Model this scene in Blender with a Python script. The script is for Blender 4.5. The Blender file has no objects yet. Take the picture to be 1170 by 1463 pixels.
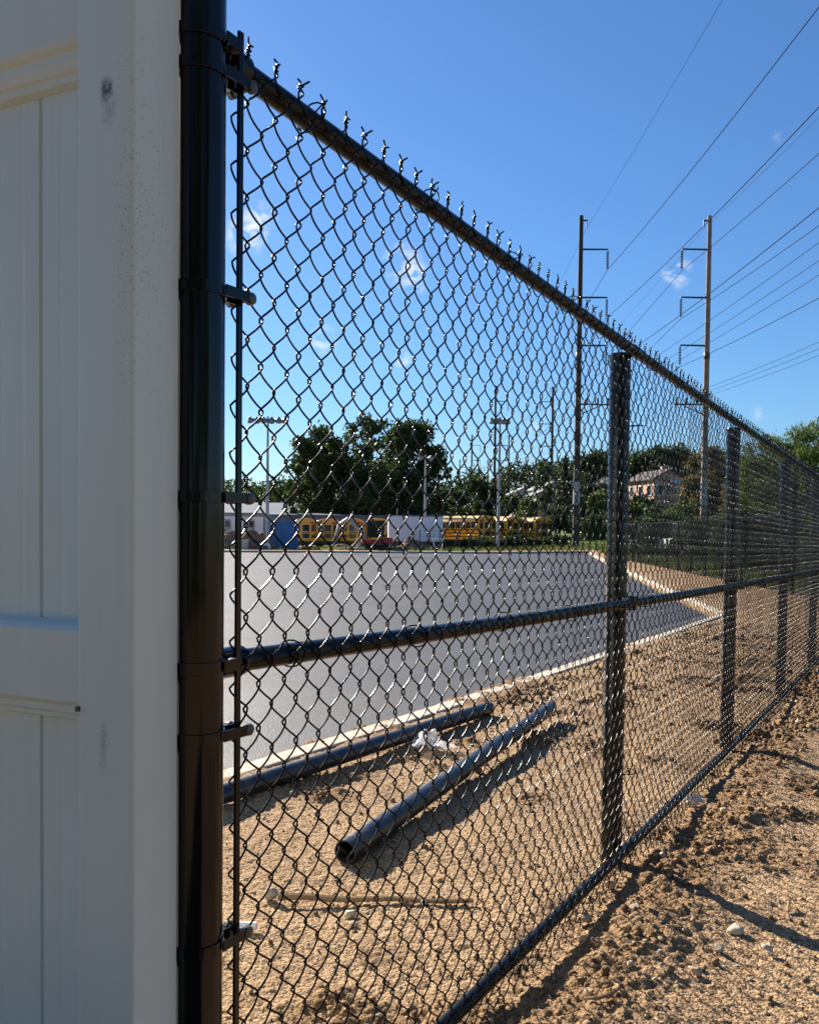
import bpy, math, random
import numpy as np
from mathutils import Vector, Matrix

random.seed(7)
RNG = np.random.default_rng(11)
SC = bpy.context.scene
COL = SC.collection
R = math.radians

# ------------------------------------------------------------------ camera
EYE = 1.36
ROLL = R(0.64)
PITCH = R(1.8)                              # the camera tips down a little
FPX, PX = 1250.0, 585.0                     # focal length and principal point in photo pixels
PY = 760.0 + FPX * math.tan(PITCH)
cam_d = bpy.data.cameras.new('camera')
cam = bpy.data.objects.new('camera', cam_d)
COL.objects.link(cam)
cam_d.sensor_fit = 'VERTICAL'
cam_d.sensor_height = 36.0
cam_d.lens = 36.0 * FPX / 1463.0
cam_d.shift_y = (PY - 731.5) / 1463.0
cam_d.clip_start = 0.05
cam_d.clip_end = 6000.0
cam.matrix_world = Matrix.Translation((0, 0, EYE)) @ Matrix.Rotation(R(90) - PITCH, 4, 'X') @ Matrix.Rotation(ROLL, 4, 'Z')
SC.camera = cam

# ------------------------------------------------------------------ sky and sun
SUN_EL = R(26.5)
SUN_AZ = math.atan2(-0.563, 0.827)          # measured from +Y towards +X
SUN_DIR = Vector((math.sin(SUN_AZ) * math.cos(SUN_EL), math.cos(SUN_AZ) * math.cos(SUN_EL), math.sin(SUN_EL)))
world = bpy.data.worlds.new('World')
SC.world = world
world.use_nodes = True
wn, wl = world.node_tree.nodes, world.node_tree.links
wn.clear()
w_out = wn.new('ShaderNodeOutputWorld')
w_bg = wn.new('ShaderNodeBackground')
sky = wn.new('ShaderNodeTexSky')
sky.sky_type = 'NISHITA'
sky.sun_disc = False
sky.sun_elevation = SUN_EL
sky.sun_rotation = SUN_AZ
sky.air_density = 1.2
sky.dust_density = 0.2
sky.ozone_density = 10.0
w_bg.inputs['Strength'].default_value = 0.0525


def pix_dir(px, py):
    m = cam.matrix_world.to_3x3()
    d = m @ Vector(((px - PX) / FPX, -(py - PY) / FPX, -1.0))
    return d / d.y


def wmath(op, a, b=None, c=None, clamp=False):
    n = wn.new('ShaderNodeMath'); n.operation = op; n.use_clamp = clamp
    for i, v in enumerate((a, b, c)):
        if v is None: continue
        if isinstance(v, (int, float)): n.inputs[i].default_value = v
        else: wl.new(v, n.inputs[i])
    return n.outputs[0]


w_tc = wn.new('ShaderNodeTexCoord')
mp = wn.new('ShaderNodeMapping')
mp.inputs['Scale'].default_value = (1, 1, 1.6)
wl.new(w_tc.outputs['Generated'], mp.inputs['Vector'])
w_n = wn.new('ShaderNodeTexNoise')
w_n.inputs['Scale'].default_value = 42
w_n.inputs['Detail'].default_value = 7
w_n.inputs['Roughness'].default_value = 0.62
w_n.inputs['Distortion'].default_value = 0.6
wl.new(mp.outputs[0], w_n.inputs['Vector'])
total = None
for (cx, cy, wid, amp) in ((350, 335, 0.026, 1.0), (372, 312, 0.02, 0.7), (575, 380, 0.026, 0.9), (598, 398, 0.018, 0.7), (463, 487, 0.020, 0.8),
                           (967, 390, 0.018, 0.75), (575, 515, 0.012, 0.7), (1110, 196, 0.010, 0.15), (1083, 592, 0.010, 0.3), (762, 610, 0.012, 0.4)):
    d = pix_dir(cx, cy).normalized()
    dn = wn.new('ShaderNodeVectorMath'); dn.operation = 'DISTANCE'
    nrm = wn.new('ShaderNodeVectorMath'); nrm.operation = 'NORMALIZE'
    wl.new(w_tc.outputs['Generated'], nrm.inputs[0])
    wl.new(nrm.outputs[0], dn.inputs[0]); dn.inputs[1].default_value = d
    q = wmath('DIVIDE', dn.outputs['Value'], wid)
    q = wmath('SUBTRACT', 1.0, q, clamp=True)
    q = wmath('MULTIPLY', q, amp)
    total = q if total is None else wmath('ADD', total, q)
nz = wmath('SUBTRACT', w_n.outputs['Fac'], 0.44)
nz = wmath('MULTIPLY', nz, 7.0, clamp=True)
cm = wmath('MULTIPLY', total, nz, clamp=True)
cm = wmath('MULTIPLY', cm, 1.0, clamp=True)
w_mix = wn.new('ShaderNodeMix'); w_mix.data_type = 'RGBA'
wl.new(cm, w_mix.inputs['Factor'])
wl.new(sky.outputs[0], w_mix.inputs[6])
w_mix.inputs[7].default_value = (7.4, 7.6, 7.9, 1)
wl.new(w_mix.outputs[2], w_bg.inputs['Color'])
wl.new(w_bg.outputs[0], w_out.inputs['Surface'])

sun_d = bpy.data.lights.new('sun', 'SUN')
sun_d.energy = 5.0
sun_d.angle = R(0.53)
sun_d.color = (1.0, 0.90, 0.76)
sun = bpy.data.objects.new('sun', sun_d)
COL.objects.link(sun)
sun.rotation_euler = SUN_DIR.to_track_quat('Z', 'Y').to_euler()
sun.location = SUN_DIR * 50

vs = SC.view_settings
vs.view_transform = 'Standard'
vs.look = 'None'
vs.exposure = 1.45
vs.gamma = 1.0
vs.use_curve_mapping = False
SC.cycles.max_bounces = 6
SC.cycles.use_denoising = True

# ------------------------------------------------------------------ helpers: materials
MATS = {}


class NT:
    """small node helper around one material"""
    def __init__(self, name, rough=0.6, color=(0.5, 0.5, 0.5), spec=0.5, metal=0.0):
        m = bpy.data.materials.new(name); m.use_nodes = True
        self.m = m; self.n = m.node_tree.nodes; self.l = m.node_tree.links
        self.b = self.n['Principled BSDF']
        self.b.inputs['Base Color'].default_value = (*color, 1)
        self.b.inputs['Roughness'].default_value = rough
        self.b.inputs['Specular IOR Level'].default_value = spec
        self.b.inputs['Metallic'].default_value = metal
        self.tc = self.n.new('ShaderNodeTexCoord')
        MATS[name] = m

    def noise(self, scale, detail=4, rough=0.55, vec=None, dist=0.0, coord='Object', out='Fac'):
        t = self.n.new('ShaderNodeTexNoise')
        t.inputs['Scale'].default_value = scale
        t.inputs['Detail'].default_value = detail
        t.inputs['Roughness'].default_value = rough
        t.inputs['Distortion'].default_value = dist
        self.l.new(vec if vec else self.tc.outputs[coord], t.inputs['Vector'])
        return t.outputs[out]

    def voro(self, scale, feature='F1', coord='Object', out='Distance', rnd=1.0):
        t = self.n.new('ShaderNodeTexVoronoi')
        t.feature = feature
        t.inputs['Scale'].default_value = scale
        t.inputs['Randomness'].default_value = rnd
        self.l.new(self.tc.outputs[coord], t.inputs['Vector'])
        return t.outputs[out]

    def mapping(self, scale, loc=(0, 0, 0), coord='Object'):
        t = self.n.new('ShaderNodeMapping')
        t.inputs['Scale'].default_value = scale
        t.inputs['Location'].default_value = loc
        self.l.new(self.tc.outputs[coord], t.inputs['Vector'])
        return t.outputs[0]

    def ramp(self, fac, stops):
        t = self.n.new('ShaderNodeValToRGB')
        els = t.color_ramp.elements
        while len(els) < len(stops): els.new(0.5)
        for e, (p, c) in zip(els, stops):
            e.position = p
            e.color = (*c, 1) if len(c) == 3 else c
        self.l.new(fac, t.inputs['Fac'])
        return t.outputs['Color']

    def mix(self, fac, a, b, mode='MIX'):
        t = self.n.new('ShaderNodeMix'); t.data_type = 'RGBA'; t.blend_type = mode
        for sock, v in ((t.inputs['Factor'], fac), (t.inputs[6], a), (t.inputs[7], b)):
            if isinstance(v, (int, float)): sock.default_value = v
            elif isinstance(v, tuple): sock.default_value = (*v, 1)
            else: self.l.new(v, sock)
        return t.outputs[2]

    def math(self, op, a, b=None, clamp=False):
        t = self.n.new('ShaderNodeMath'); t.operation = op; t.use_clamp = clamp
        for i, v in enumerate((a, b)):
            if v is None: continue
            if isinstance(v, (int, float)): t.inputs[i].default_value = v
            else: self.l.new(v, t.inputs[i])
        return t.outputs[0]

    def color(self, s): self.l.new(s, self.b.inputs['Base Color'])
    def rough(self, s): self.l.new(s, self.b.inputs['Roughness'])

    def bump(self, h, strength=0.5, dist=0.01):
        t = self.n.new('ShaderNodeBump')
        t.inputs['Strength'].default_value = strength
        t.inputs['Distance'].default_value = dist
        self.l.new(h, t.inputs['Height'])
        self.l.new(t.outputs[0], self.b.inputs['Normal'])


def simple(name, color, rough=0.6, spec=0.5, metal=0.0, var=0.25, vs_=3.0):
    t = NT(name, rough, color, spec, metal)
    n = t.noise(vs_, 5)
    dark = tuple(c * (1 - var) for c in color)
    lite = tuple(min(1, c * (1 + var * 0.6)) for c in color)
    t.color(t.ramp(n, [(0.3, dark), (0.7, lite)]))
    return t.m


# ------------------------------------------------------------------ helpers: meshes
def mesh_np(name, V, F, mats=None, smooth=False):
    V = np.asarray(V, np.float32); F = np.asarray(F, np.int32)
    me = bpy.data.meshes.new(name)
    me.vertices.add(len(V)); me.vertices.foreach_set('co', V.ravel())
    k = F.shape[1]
    me.loops.add(F.size); me.loops.foreach_set('vertex_index', F.ravel())
    me.polygons.add(len(F)); me.polygons.foreach_set('loop_start', np.arange(0, F.size, k, dtype=np.int32))
    if smooth: me.polygons.foreach_set('use_smooth', np.ones(len(F), dtype=bool))
    me.update(calc_edges=True)
    if mats: me.materials.append(mats)
    return me


class MB:
    """collects boxes, tubes, prisms; build() links them as one mesh object"""
    def __init__(self): self.v = []; self.f = []

    def add(self, vs_, fs):
        o = len(self.v)
        self.v.extend([tuple(p) for p in vs_])
        self.f.extend([tuple(i + o for i in f) for f in fs])
        return self

    def box(self, x0, x1, y0, y1, z0, z1):
        v = [(x0, y0, z0), (x1, y0, z0), (x1, y1, z0), (x0, y1, z0), (x0, y0, z1), (x1, y0, z1), (x1, y1, z1), (x0, y1, z1)]
        return self.add(v, [(0, 3, 2, 1), (4, 5, 6, 7), (0, 1, 5, 4), (1, 2, 6, 5), (2, 3, 7, 6), (3, 0, 4, 7)])

    def tube(self, pts, r, n=10, cap=True):
        pts = np.asarray(pts, float)
        rr = np.full(len(pts), r, float) if np.isscalar(r) else np.asarray(r, float)
        V, F = tube_np(pts, rr, n)
        o = len(self.v)
        self.v.extend(map(tuple, V))
        self.f.extend([tuple(int(i) + o for i in f) for f in F])
        if cap:
            self.f.append(tuple(o + i for i in range(n - 1, -1, -1)))
            self.f.append(tuple(o + (len(pts) - 1) * n + i for i in range(n)))
        return self

    def prism(self, poly, y0, y1, axis='y'):
        """poly: list of 2-D points; extruded along axis ('y': poly is x,z; 'x': poly is y,z; 'z': poly is x,y)"""
        def P(a, b, t):
            return {'y': (a, t, b), 'x': (t, a, b), 'z': (a, b, t)}[axis]
        n = len(poly)
        v = [P(a, b, y0) for a, b in poly] + [P(a, b, y1) for a, b in poly]
        f = [(i, (i + 1) % n, n + (i + 1) % n, n + i) for i in range(n)]
        f += [tuple(range(n - 1, -1, -1)), tuple(range(n, 2 * n))]
        return self.add(v, f)

    def lathe(self, prof, n=16, c=(0, 0, 0), axis='z'):
        o = len(self.v)
        for (r, h) in prof:
            for i in range(n):
                a = 2 * math.pi * i / n
                p = (r * math.cos(a), r * math.sin(a), h)
                if axis == 'x': p = (h, r * math.cos(a), r * math.sin(a))
                if axis == 'y': p = (r * math.sin(a), h, r * math.cos(a))
                self.v.append((p[0] + c[0], p[1] + c[1], p[2] + c[2]))
        m = len(prof)
        for j in range(m - 1):
            for i in range(n):
                i2 = (i + 1) % n
                self.f.append((o + j * n + i, o + j * n + i2, o + (j + 1) * n + i2, o + (j + 1) * n + i))
        self.f.append(tuple(o + i for i in range(n - 1, -1, -1)))
        self.f.append(tuple(o + (m - 1) * n + i for i in range(n)))
        return self

    def mesh(self, name, m, smooth=False, bevel=0.0):
        me = bpy.data.meshes.new(name)
        me.from_pydata(self.v, [], self.f)
        import bmesh
        bm = bmesh.new(); bm.from_mesh(me)
        bmesh.ops.recalc_face_normals(bm, faces=bm.faces)
        if bevel > 0:
            es = [e for e in bm.edges if len(e.link_faces) == 2 and e.calc_face_angle(0) > R(35)]
            bmesh.ops.bevel(bm, geom=es, offset=bevel, segments=2, affect='EDGES', profile=0.5, clamp_overlap=True)
        bm.to_mesh(me); bm.free()
        me.materials.append(m)
        if smooth: smooth_me(me)
        return me

    def build(self, name, m, parent=None, smooth=False, bevel=0.0):
        return link(name, self.mesh(name, m, smooth, bevel), parent)


def smooth_me(me, ang=40):
    me.polygons.foreach_set('use_smooth', np.ones(len(me.polygons), dtype=bool))
    try: me.set_sharp_from_angle(angle=R(ang))
    except Exception: pass


def tube_np(pts, rr, n):
    d = np.gradient(pts, axis=0)
    d /= np.linalg.norm(d, axis=1)[:, None] + 1e-12
    ref = np.array([0.0, 1.0, 0.0]) if abs(d[0][1]) < 0.9 else np.array([1.0, 0, 0])
    N = np.zeros_like(pts); a = np.cross(d[0], ref); a /= np.linalg.norm(a)
    for i in range(len(pts)):
        a = a - d[i] * np.dot(a, d[i]); a /= np.linalg.norm(a) + 1e-12
        N[i] = a
    B = np.cross(d, N)
    th = 2 * np.pi * np.arange(n) / n
    V = pts[:, None, :] + rr[:, None, None] * (N[:, None, :] * np.cos(th)[None, :, None] + B[:, None, :] * np.sin(th)[None, :, None])
    V = V.reshape(-1, 3)
    i = np.arange(len(pts) - 1)[:, None] * n
    j = np.arange(n)[None, :]; j2 = (j + 1) % n
    F = np.stack([i + j, i + j2, i + n + j2, i + n + j], -1).reshape(-1, 4)
    return V, F


def link(name, me, parent=None, loc=None, rot=None, kind=None, label=None):
    o = bpy.data.objects.new(name, me)
    COL.objects.link(o)
    if parent: o.parent = parent
    if loc is not None: o.location = loc
    if rot is not None: o.rotation_euler = rot
    if kind: o['kind'] = kind
    if label: o['label'] = label
    return o


def thing(name, label, cat, loc=(0, 0, 0), rz=0.0, group=None):
    o = bpy.data.objects.new(name, None)
    o.empty_display_size = 0.2
    COL.objects.link(o)
    o.location = loc; o.rotation_euler = (0, 0, rz)
    o['label'] = label; o['category'] = cat
    if group: o['group'] = group
    return o


def tag(o, label, cat, group=None):
    o['label'] = label; o['category'] = cat
    if group: o['group'] = group
    return o


def kids(o): return [c for c in bpy.data.objects if c.parent == o]


def copy_tree(o, parent=None):
    c = o.copy(); COL.objects.link(c)
    if parent: c.parent = parent
    for ch in kids(o): copy_tree(ch, c)
    return c


# ------------------------------------------------------------------ helpers: place
P0 = np.array([-0.319, 1.551])             # where the chain link starts
U = np.array([0.5090, 0.8608]); U /= np.linalg.norm(U)
NB = np.array([-U[1], U[0]])               # across the fence, away from the camera
FROT = math.atan2(U[1], U[0])


def sstep(x, a, b):
    t = np.clip((x - a) / (b - a), 0, 1)
    return t * t * (3 - 2 * t)


def fence_z(s):
    return 0.02 - 0.24 * (1 - np.exp(-np.maximum(s, -3.0) / 10.0))


def macro(x, y):
    """smooth lie of the land"""
    x = np.asarray(x, float); y = np.asarray(y, float)
    s = (x - P0[0]) * U[0] + (y - P0[1]) * U[1]
    g = fence_z(s)
    far = sstep(y, 66, 84)
    g = g + far * (0.7 * sstep(x, 2, 16) - 0.15 * sstep(-x, 2, 14))
    g = g + 4.2 * sstep(y, 84, 122) * sstep(x, 8, 26)
    g = g + 1.2 * sstep(x - 0.1 * y, 14, 30) * sstep(y, 20, 60)
    return g


_perm = RNG.permutation(4096)


def vnoise(x, y, seed=0):
    xi = np.floor(x).astype(np.int64); yi = np.floor(y).astype(np.int64)
    fx = x - xi; fy = y - yi
    fx = fx * fx * fx * (fx * (fx * 6 - 15) + 10); fy = fy * fy * fy * (fy * (fy * 6 - 15) + 10)
    def h(a, b): return _perm[(_perm[(a + seed * 131) & 4095] + b) & 4095] / 4095.0
    v00 = h(xi, yi); v10 = h(xi + 1, yi); v01 = h(xi, yi + 1); v11 = h(xi + 1, yi + 1)
    return (v00 * (1 - fx) + v10 * fx) * (1 - fy) + (v01 * (1 - fx) + v11 * fx) * fy - 0.5


def rough_mask(x, y):
    """0..1, where the ground is churned into clods"""
    xl = (x - P0[0]) * U[0] + (y - P0[1]) * U[1]
    yl = (x - P0[0]) * NB[0] + (y - P0[1]) * NB[1]
    m = sstep(vnoise(x * 1.7, y * 1.7, 3) + 0.6 * vnoise(x * 4.6, y * 4.6, 4), 0.05, 0.36)
    berm = np.exp(-((yl + 0.22) / 0.20) ** 2)
    m = m * (1 - 0.55 * sstep(y, 6, 12) * (yl > 0.1))
    return np.clip(m * 0.9 + berm * 0.75, 0, 1)


def relief(x, y):
    yl = (x - P0[0]) * NB[0] + (y - P0[1]) * NB[1]
    rm = rough_mask(x, y)
    dist = np.hypot(x, y)
    fade = 1 - sstep(dist, 25, 60)
    h = 0.030 * vnoise(x * 1.1, y * 1.1, 1) + 0.022 * vnoise(x * 3.1, y * 3.1, 2)
    c1 = vnoise(x * 9, y * 9, 5); c2 = vnoise(x * 21, y * 21, 6); c3 = vnoise(x * 52, y * 52, 7)
    c4 = vnoise(x * 110, y * 110, 8)
    clod = np.maximum(c1 + 0.1, 0) * 0.040 + np.maximum(c2, -0.1) * 0.030 + c3 * 0.020
    h = h + rm * clod + (1 - rm) * (0.006 * c2 + 0.006 * c3) + 0.0075 * c4
    h = h + 0.035 * np.exp(-((yl + 0.30) / 0.22) ** 2) * (0.6 + 1.2 * vnoise(x * 2.3, y * 2.3, 9)) \
          - 0.02 * np.exp(-((yl + 0.02) / 0.10) ** 2)
    return h * fade


def ground_z(x, y):
    x = np.asarray(x, float); y = np.asarray(y, float)
    return macro(x, y) + relief(x, y)


def at(px, py, depth):
    return Vector((0, 0, EYE)) + pix_dir(px, py) * depth


def ground_at(px, py):
    d = pix_dir(px, py); z = 0.0
    for _ in range(12):
        t = (z - EYE) / d.z
        z = float(macro(d.x * t, t))
    return Vector((d.x * t, t, float(ground_z(d.x * t, t))))


def sl(s, y=0.0, h=None):
    """fence coordinates -> world"""
    p = P0 + U * s + NB * y
    return Vector((p[0], p[1], float(macro(p[0], p[1])) if h is None else h))


# ------------------------------------------------------------------ materials
# dirt and grass of the ground
t = NT('dirt', 0.95, spec=0.15)
big = t.noise(0.9, 5, 0.6); mid = t.noise(7, 6, 0.65); fine = t.noise(60, 5, 0.7); grain = t.noise(330, 3, 0.7)
c = t.ramp(big, [(0.32, (0.255, 0.160, 0.088)), (0.66, (0.41, 0.275, 0.155))])
c = t.mix(t.ramp(mid, [(0.35, (0, 0, 0)), (0.65, (0.65, 0.65, 0.65))]), c, (0.43, 0.298, 0.175))
c = t.mix(t.ramp(fine, [(0.40, (0.75, 0.75, 0.75)), (0.52, (0, 0, 0))]), c, (0.17, 0.105, 0.058))
c = t.mix(t.ramp(grain, [(0.60, (0, 0, 0)), (0.72, (0.5, 0.5, 0.5))]), c, (0.64, 0.52, 0.37))
pale = t.voro(46, out='Distance')
c = t.mix(t.ramp(pale, [(0.10, (0.55, 0.55, 0.55)), (0.17, (0, 0, 0))]), c, (0.50, 0.40, 0.29))
at_g = t.n.new('ShaderNodeAttribute'); at_g.attribute_name = 'churn'
c = t.mix(t.ramp(at_g.outputs['Fac'], [(0.15, (0, 0, 0)), (0.7, (0.8, 0.8, 0.8))]), c, t.mix(t.noise(26, 5, 0.7), (0.13, 0.075, 0.038), (0.30, 0.19, 0.10)))
gr = t.ramp(t.noise(0.8, 8, 0.7), [(0.3, (0.055, 0.085, 0.02)), (0.55, (0.10, 0.15, 0.03)), (0.75, (0.20, 0.20, 0.07))])
at_m = t.n.new('ShaderNodeAttribute'); at_m.attribute_name = 'grass'
gm = t.math('ADD', at_m.outputs['Fac'], t.math('MULTIPLY', t.math('SUBTRACT', t.noise(0.6, 6), 0.5), 0.9))
c = t.mix(t.ramp(gm, [(0.42, (0, 0, 0)), (0.58, (1, 1, 1))]), c, gr)
vg = t.n.new('ShaderNodeTexVoronoi'); vg.inputs['Scale'].default_value = 105
t.l.new(t.tc.outputs['Object'], vg.inputs['Vector'])
vs1 = t.n.new('ShaderNodeSeparateColor'); t.l.new(vg.outputs['Color'], vs1.inputs[0])
gran = t.ramp(vs1.outputs[0], [(0.0, (0.46, 0.42, 0.40)), (0.14, (0.84, 0.82, 0.81)), (0.5, (1.02, 1.02, 1.02)), (1.0, (1.25, 1.27, 1.30))])
cg = t.mix(t.math('SUBTRACT', 1.0, at_m.outputs['Fac'], clamp=True), (1, 1, 1), gran)
c = t.mix(1.0, c, cg, 'MULTIPLY')
t.color(c)
hb = t.math('ADD', t.math('MULTIPLY', fine, 0.8), t.math('MULTIPLY', t.math('SUBTRACT', 0.9, vg.outputs['Distance']), 0.55))
hb = t.math('SUBTRACT', hb, t.math('MULTIPLY', pale, 0.25))
t.bump(hb, 0.9, 0.013)
M_DIRT = t.m

t = NT('clod_earth', 0.95, spec=0.15)
geo = t.n.new('ShaderNodeNewGeometry')
c = t.ramp(geo.outputs['Random Per Island'], [(0.0, (0.10, 0.058, 0.03)), (0.55, (0.24, 0.145, 0.072)), (0.9, (0.40, 0.27, 0.145)), (1.0, (0.56, 0.46, 0.33))])
c = t.mix(t.ramp(t.noise(150, 4), [(0.35, (0.6, 0.6, 0.6)), (0.6, (0, 0, 0))]), c, (0.2, 0.13, 0.07))
t.color(c); t.bump(t.noise(220, 4), 0.8, 0.004)
M_CLOD = t.m


def stone_mat(name, a, b):
    t = NT(name, 0.85, spec=0.25)
    c = t.ramp(t.noise(18, 6, 0.65), [(0.3, a), (0.7, b)])
    c = t.mix(t.ramp(t.noise(90, 4), [(0.55, (0, 0, 0)), (0.7, (0.6, 0.6, 0.6))]), c, (0.36, 0.25, 0.14))
    t.color(c); t.bump(t.noise(70, 5), 0.7, 0.004)
    return t.m


M_ST_TAN = stone_mat('stone_tan', (0.32, 0.23, 0.14), (0.54, 0.42, 0.28))
M_ST_PALE = stone_mat('stone_pale', (0.38, 0.32, 0.23), (0.60, 0.52, 0.40))
M_ST_GREY = stone_mat('stone_grey', (0.22, 0.19, 0.15), (0.42, 0.37, 0.30))
M_ST_RUST = stone_mat('stone_rust', (0.24, 0.12, 0.05), (0.50, 0.27, 0.10))
M_ST_BROWN = stone_mat('stone_brown', (0.12, 0.08, 0.05), (0.24, 0.16, 0.10))

# asphalt
t = NT('asphalt', 0.62, spec=0.34)
n1 = t.noise(0.25, 6, 0.6); n2 = t.noise(320, 3, 0.7); n3 = t.noise(75, 4, 0.75)
c = t.ramp(n1, [(0.3, (0.021, 0.0235, 0.0285)), (0.7, (0.037, 0.040, 0.047))])
c = t.mix(t.ramp(n2, [(0.50, (0, 0, 0)), (0.68, (0.8, 0.8, 0.8))]), c, (0.12, 0.122, 0.126))
c = t.mix(t.ramp(n3, [(0.30, (0.75, 0.75, 0.75)), (0.46, (0, 0, 0))]), c, (0.018, 0.018, 0.02))
# paver passes: long joints and slightly different lanes, along the near kerb
rotm = t.n.new('ShaderNodeMapping'); rotm.inputs['Rotation'].default_value = (0, 0, -FROT)
t.l.new(t.tc.outputs['Object'], rotm.inputs['Vector'])
wob = t.noise(0.4, 3)
sp_ = t.n.new('ShaderNodeSeparateXYZ'); t.l.new(rotm.outputs[0], sp_.inputs[0])
lane = t.math('DIVIDE', t.math('ADD', sp_.outputs['Y'], t.math('MULTIPLY', wob, 0.25)), 3.4)
fr = t.math('FRACT', lane)
joint = t.math('LESS_THAN', fr, 0.012)
lanev = t.n.new('ShaderNodeTexWhiteNoise'); lanev.noise_dimensions = '1D'
t.l.new(t.math('FLOOR', lane), lanev.inputs['W'])
c = t.mix(t.math('MULTIPLY', lanev.outputs['Value'], 0.30), c, (0.024, 0.025, 0.028))
c = t.mix(t.math('MULTIPLY', joint, 0.6), c, (0.015, 0.015, 0.017))
va = t.n.new('ShaderNodeTexVoronoi'); va.inputs['Scale'].default_value = 70
t.l.new(t.tc.outputs['Object'], va.inputs['Vector'])
vs2 = t.n.new('ShaderNodeSeparateColor'); t.l.new(va.outputs['Color'], vs2.inputs[0])
c = t.mix(1.0, c, t.ramp(vs2.outputs[0], [(0.0, (0.45, 0.45, 0.46)), (0.5, (0.95, 0.96, 1.0)), (1.0, (1.65, 1.65, 1.68))]), 'MULTIPLY')
stain = t.noise(1.0, 6, 0.65, vec=t.mapping((0.9, 0.22, 1)))
c = t.mix(t.ramp(stain, [(0.60, (0, 0, 0)), (0.72, (0.45, 0.45, 0.45))]), c, (0.10, 0.088, 0.07))
# soil tracked over the edge by the kerb
edge = t.n.new('ShaderNodeAttribute'); edge.attribute_name = 'edge'
ed = t.math('ADD', edge.outputs['Fac'], t.math('MULTIPLY', t.math('SUBTRACT', t.noise(2.2, 7, 0.7), 0.5), 1.3))
c = t.mix(t.ramp(ed, [(0.60, (0, 0, 0)), (0.95, (0.85, 0.85, 0.85))]), c, (0.36, 0.245, 0.135))
t.color(c)
t.rough(t.ramp(t.noise(0.9, 5), [(0.3, (0.5, 0.5, 0.5)), (0.7, (0.66, 0.66, 0.66))]))
t.bump(t.math('ADD', va.outputs['Distance'], n3), 0.7, 0.006)
M_ASPH = t.m

t = NT('concrete', 0.85, spec=0.3)
c = t.ramp(t.noise(3.2, 7, 0.7), [(0.3, (0.40, 0.35, 0.27)), (0.7, (0.60, 0.55, 0.46))])
c = t.mix(t.ramp(t.noise(9, 6, 0.7), [(0.52, (0, 0, 0)), (0.66, (0.8, 0.8, 0.8))]), c, (0.34, 0.235, 0.135))
t.color(c); t.bump(t.noise(120, 4), 0.4, 0.004)
M_CONC = t.m

# black vinyl coated steel
t = NT('black_coating', 0.14, (0.003, 0.0032, 0.004), 0.36)
t.rough(t.ramp(t.noise(14, 5), [(0.3, (0.09, 0.09, 0.09)), (0.7, (0.20, 0.20, 0.20))]))
c = t.mix(t.ramp(t.noise(30, 6, 0.7), [(0.66, (0, 0, 0)), (0.85, (0.25, 0.25, 0.25))]), (0.003, 0.0032, 0.004), (0.05, 0.04, 0.03))
t.color(c)
M_BLACK = t.m
t = NT('rail_coating', 0.2, (0.003, 0.0036, 0.0042), 0.2)
t.color(t.mix(t.ramp(t.noise(22, 6, 0.7), [(0.60, (0, 0, 0)), (0.85, (0.3, 0.3, 0.3))]), (0.003, 0.0036, 0.0042), (0.05, 0.045, 0.035)))
t.rough(t.ramp(t.noise(14, 5), [(0.3, (0.16, 0.16, 0.16)), (0.7, (0.34, 0.34, 0.34))]))
M_RAIL = t.m
t = NT('black_pipe_coating', 0.30, (0.012, 0.017, 0.026), 0.6)
c = t.mix(t.ramp(t.noise(9, 7, 0.7), [(0.46, (0, 0, 0)), (0.72, (0.7, 0.7, 0.7))]), (0.009, 0.012, 0.018), (0.13, 0.10, 0.07))
t.color(c)
t.rough(t.ramp(t.noise(20, 5), [(0.3, (0.24, 0.24, 0.24)), (0.7, (0.45, 0.45, 0.45))]))
M_PIPE = t.m
t = NT('wire_coating', 0.28, (0.0035, 0.0032, 0.0035), 0.10)
t.rough(t.ramp(t.noise(40, 3), [(0.3, (0.17, 0.17, 0.17)), (0.7, (0.27, 0.27, 0.27))]))
M_WIRE = t.m
M_BOLT = simple('dull_steel', (0.10, 0.10, 0.105), 0.38, 0.5, 0.35, 0.3, 40)
M_DARKMETAL = simple('dark_metal', (0.03, 0.03, 0.032), 0.45, 0.5)

# white vinyl: scuffs and specks of dirt where the photo has them (object space: x along the panel, z up)
t = NT('white_vinyl', 0.38, (0.74, 0.74, 0.71), 0.5)
base = t.ramp(t.noise(1.4, 5), [(0.3, (0.63, 0.725, 0.69)), (0.7, (0.69, 0.79, 0.755))])
sep = t.n.new('ShaderNodeSeparateXYZ'); t.l.new(t.tc.outputs['Object'], sep.inputs[0])


def band(axis, c0, w):
    return t.math('SUBTRACT', 1.0, t.math('DIVIDE', t.math('ABSOLUTE', t.math('SUBTRACT', sep.outputs[axis], c0)), w), clamp=True)


sp = t.ramp(t.noise(95, 4, 0.75), [(0.60, (0, 0, 0)), (0.68, (1, 1, 1))])
sp2 = t.ramp(t.noise(150, 4, 0.75), [(0.585, (0, 0, 0)), (0.66, (1, 1, 1))])
vert = t.math('MULTIPLY', band('X', -0.018, 0.034), band('Z', 1.86, 0.42))
col_s = t.math('MULTIPLY', vert, sp2)


def blot(cx, cz, rx, rz, amp):
    """an irregular scuff: ragged edge, dense heart, loose specks round it"""
    wx = t.math('MULTIPLY', t.math('SUBTRACT', t.noise(34, 5, 0.7), 0.5), 1.7)
    dx = t.math('POWER', t.math('DIVIDE', t.math('SUBTRACT', sep.outputs['X'], cx), rx), 2.0)
    dz = t.math('POWER', t.math('DIVIDE', t.math('SUBTRACT', sep.outputs['Z'], cz), rz), 2.0)
    d = t.math('SQRT', t.math('ADD', dx, dz))
    core = t.math('SUBTRACT', 1.0, t.math('ADD', d, wx), clamp=True)
    return t.math('MULTIPLY', core, amp)


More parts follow.
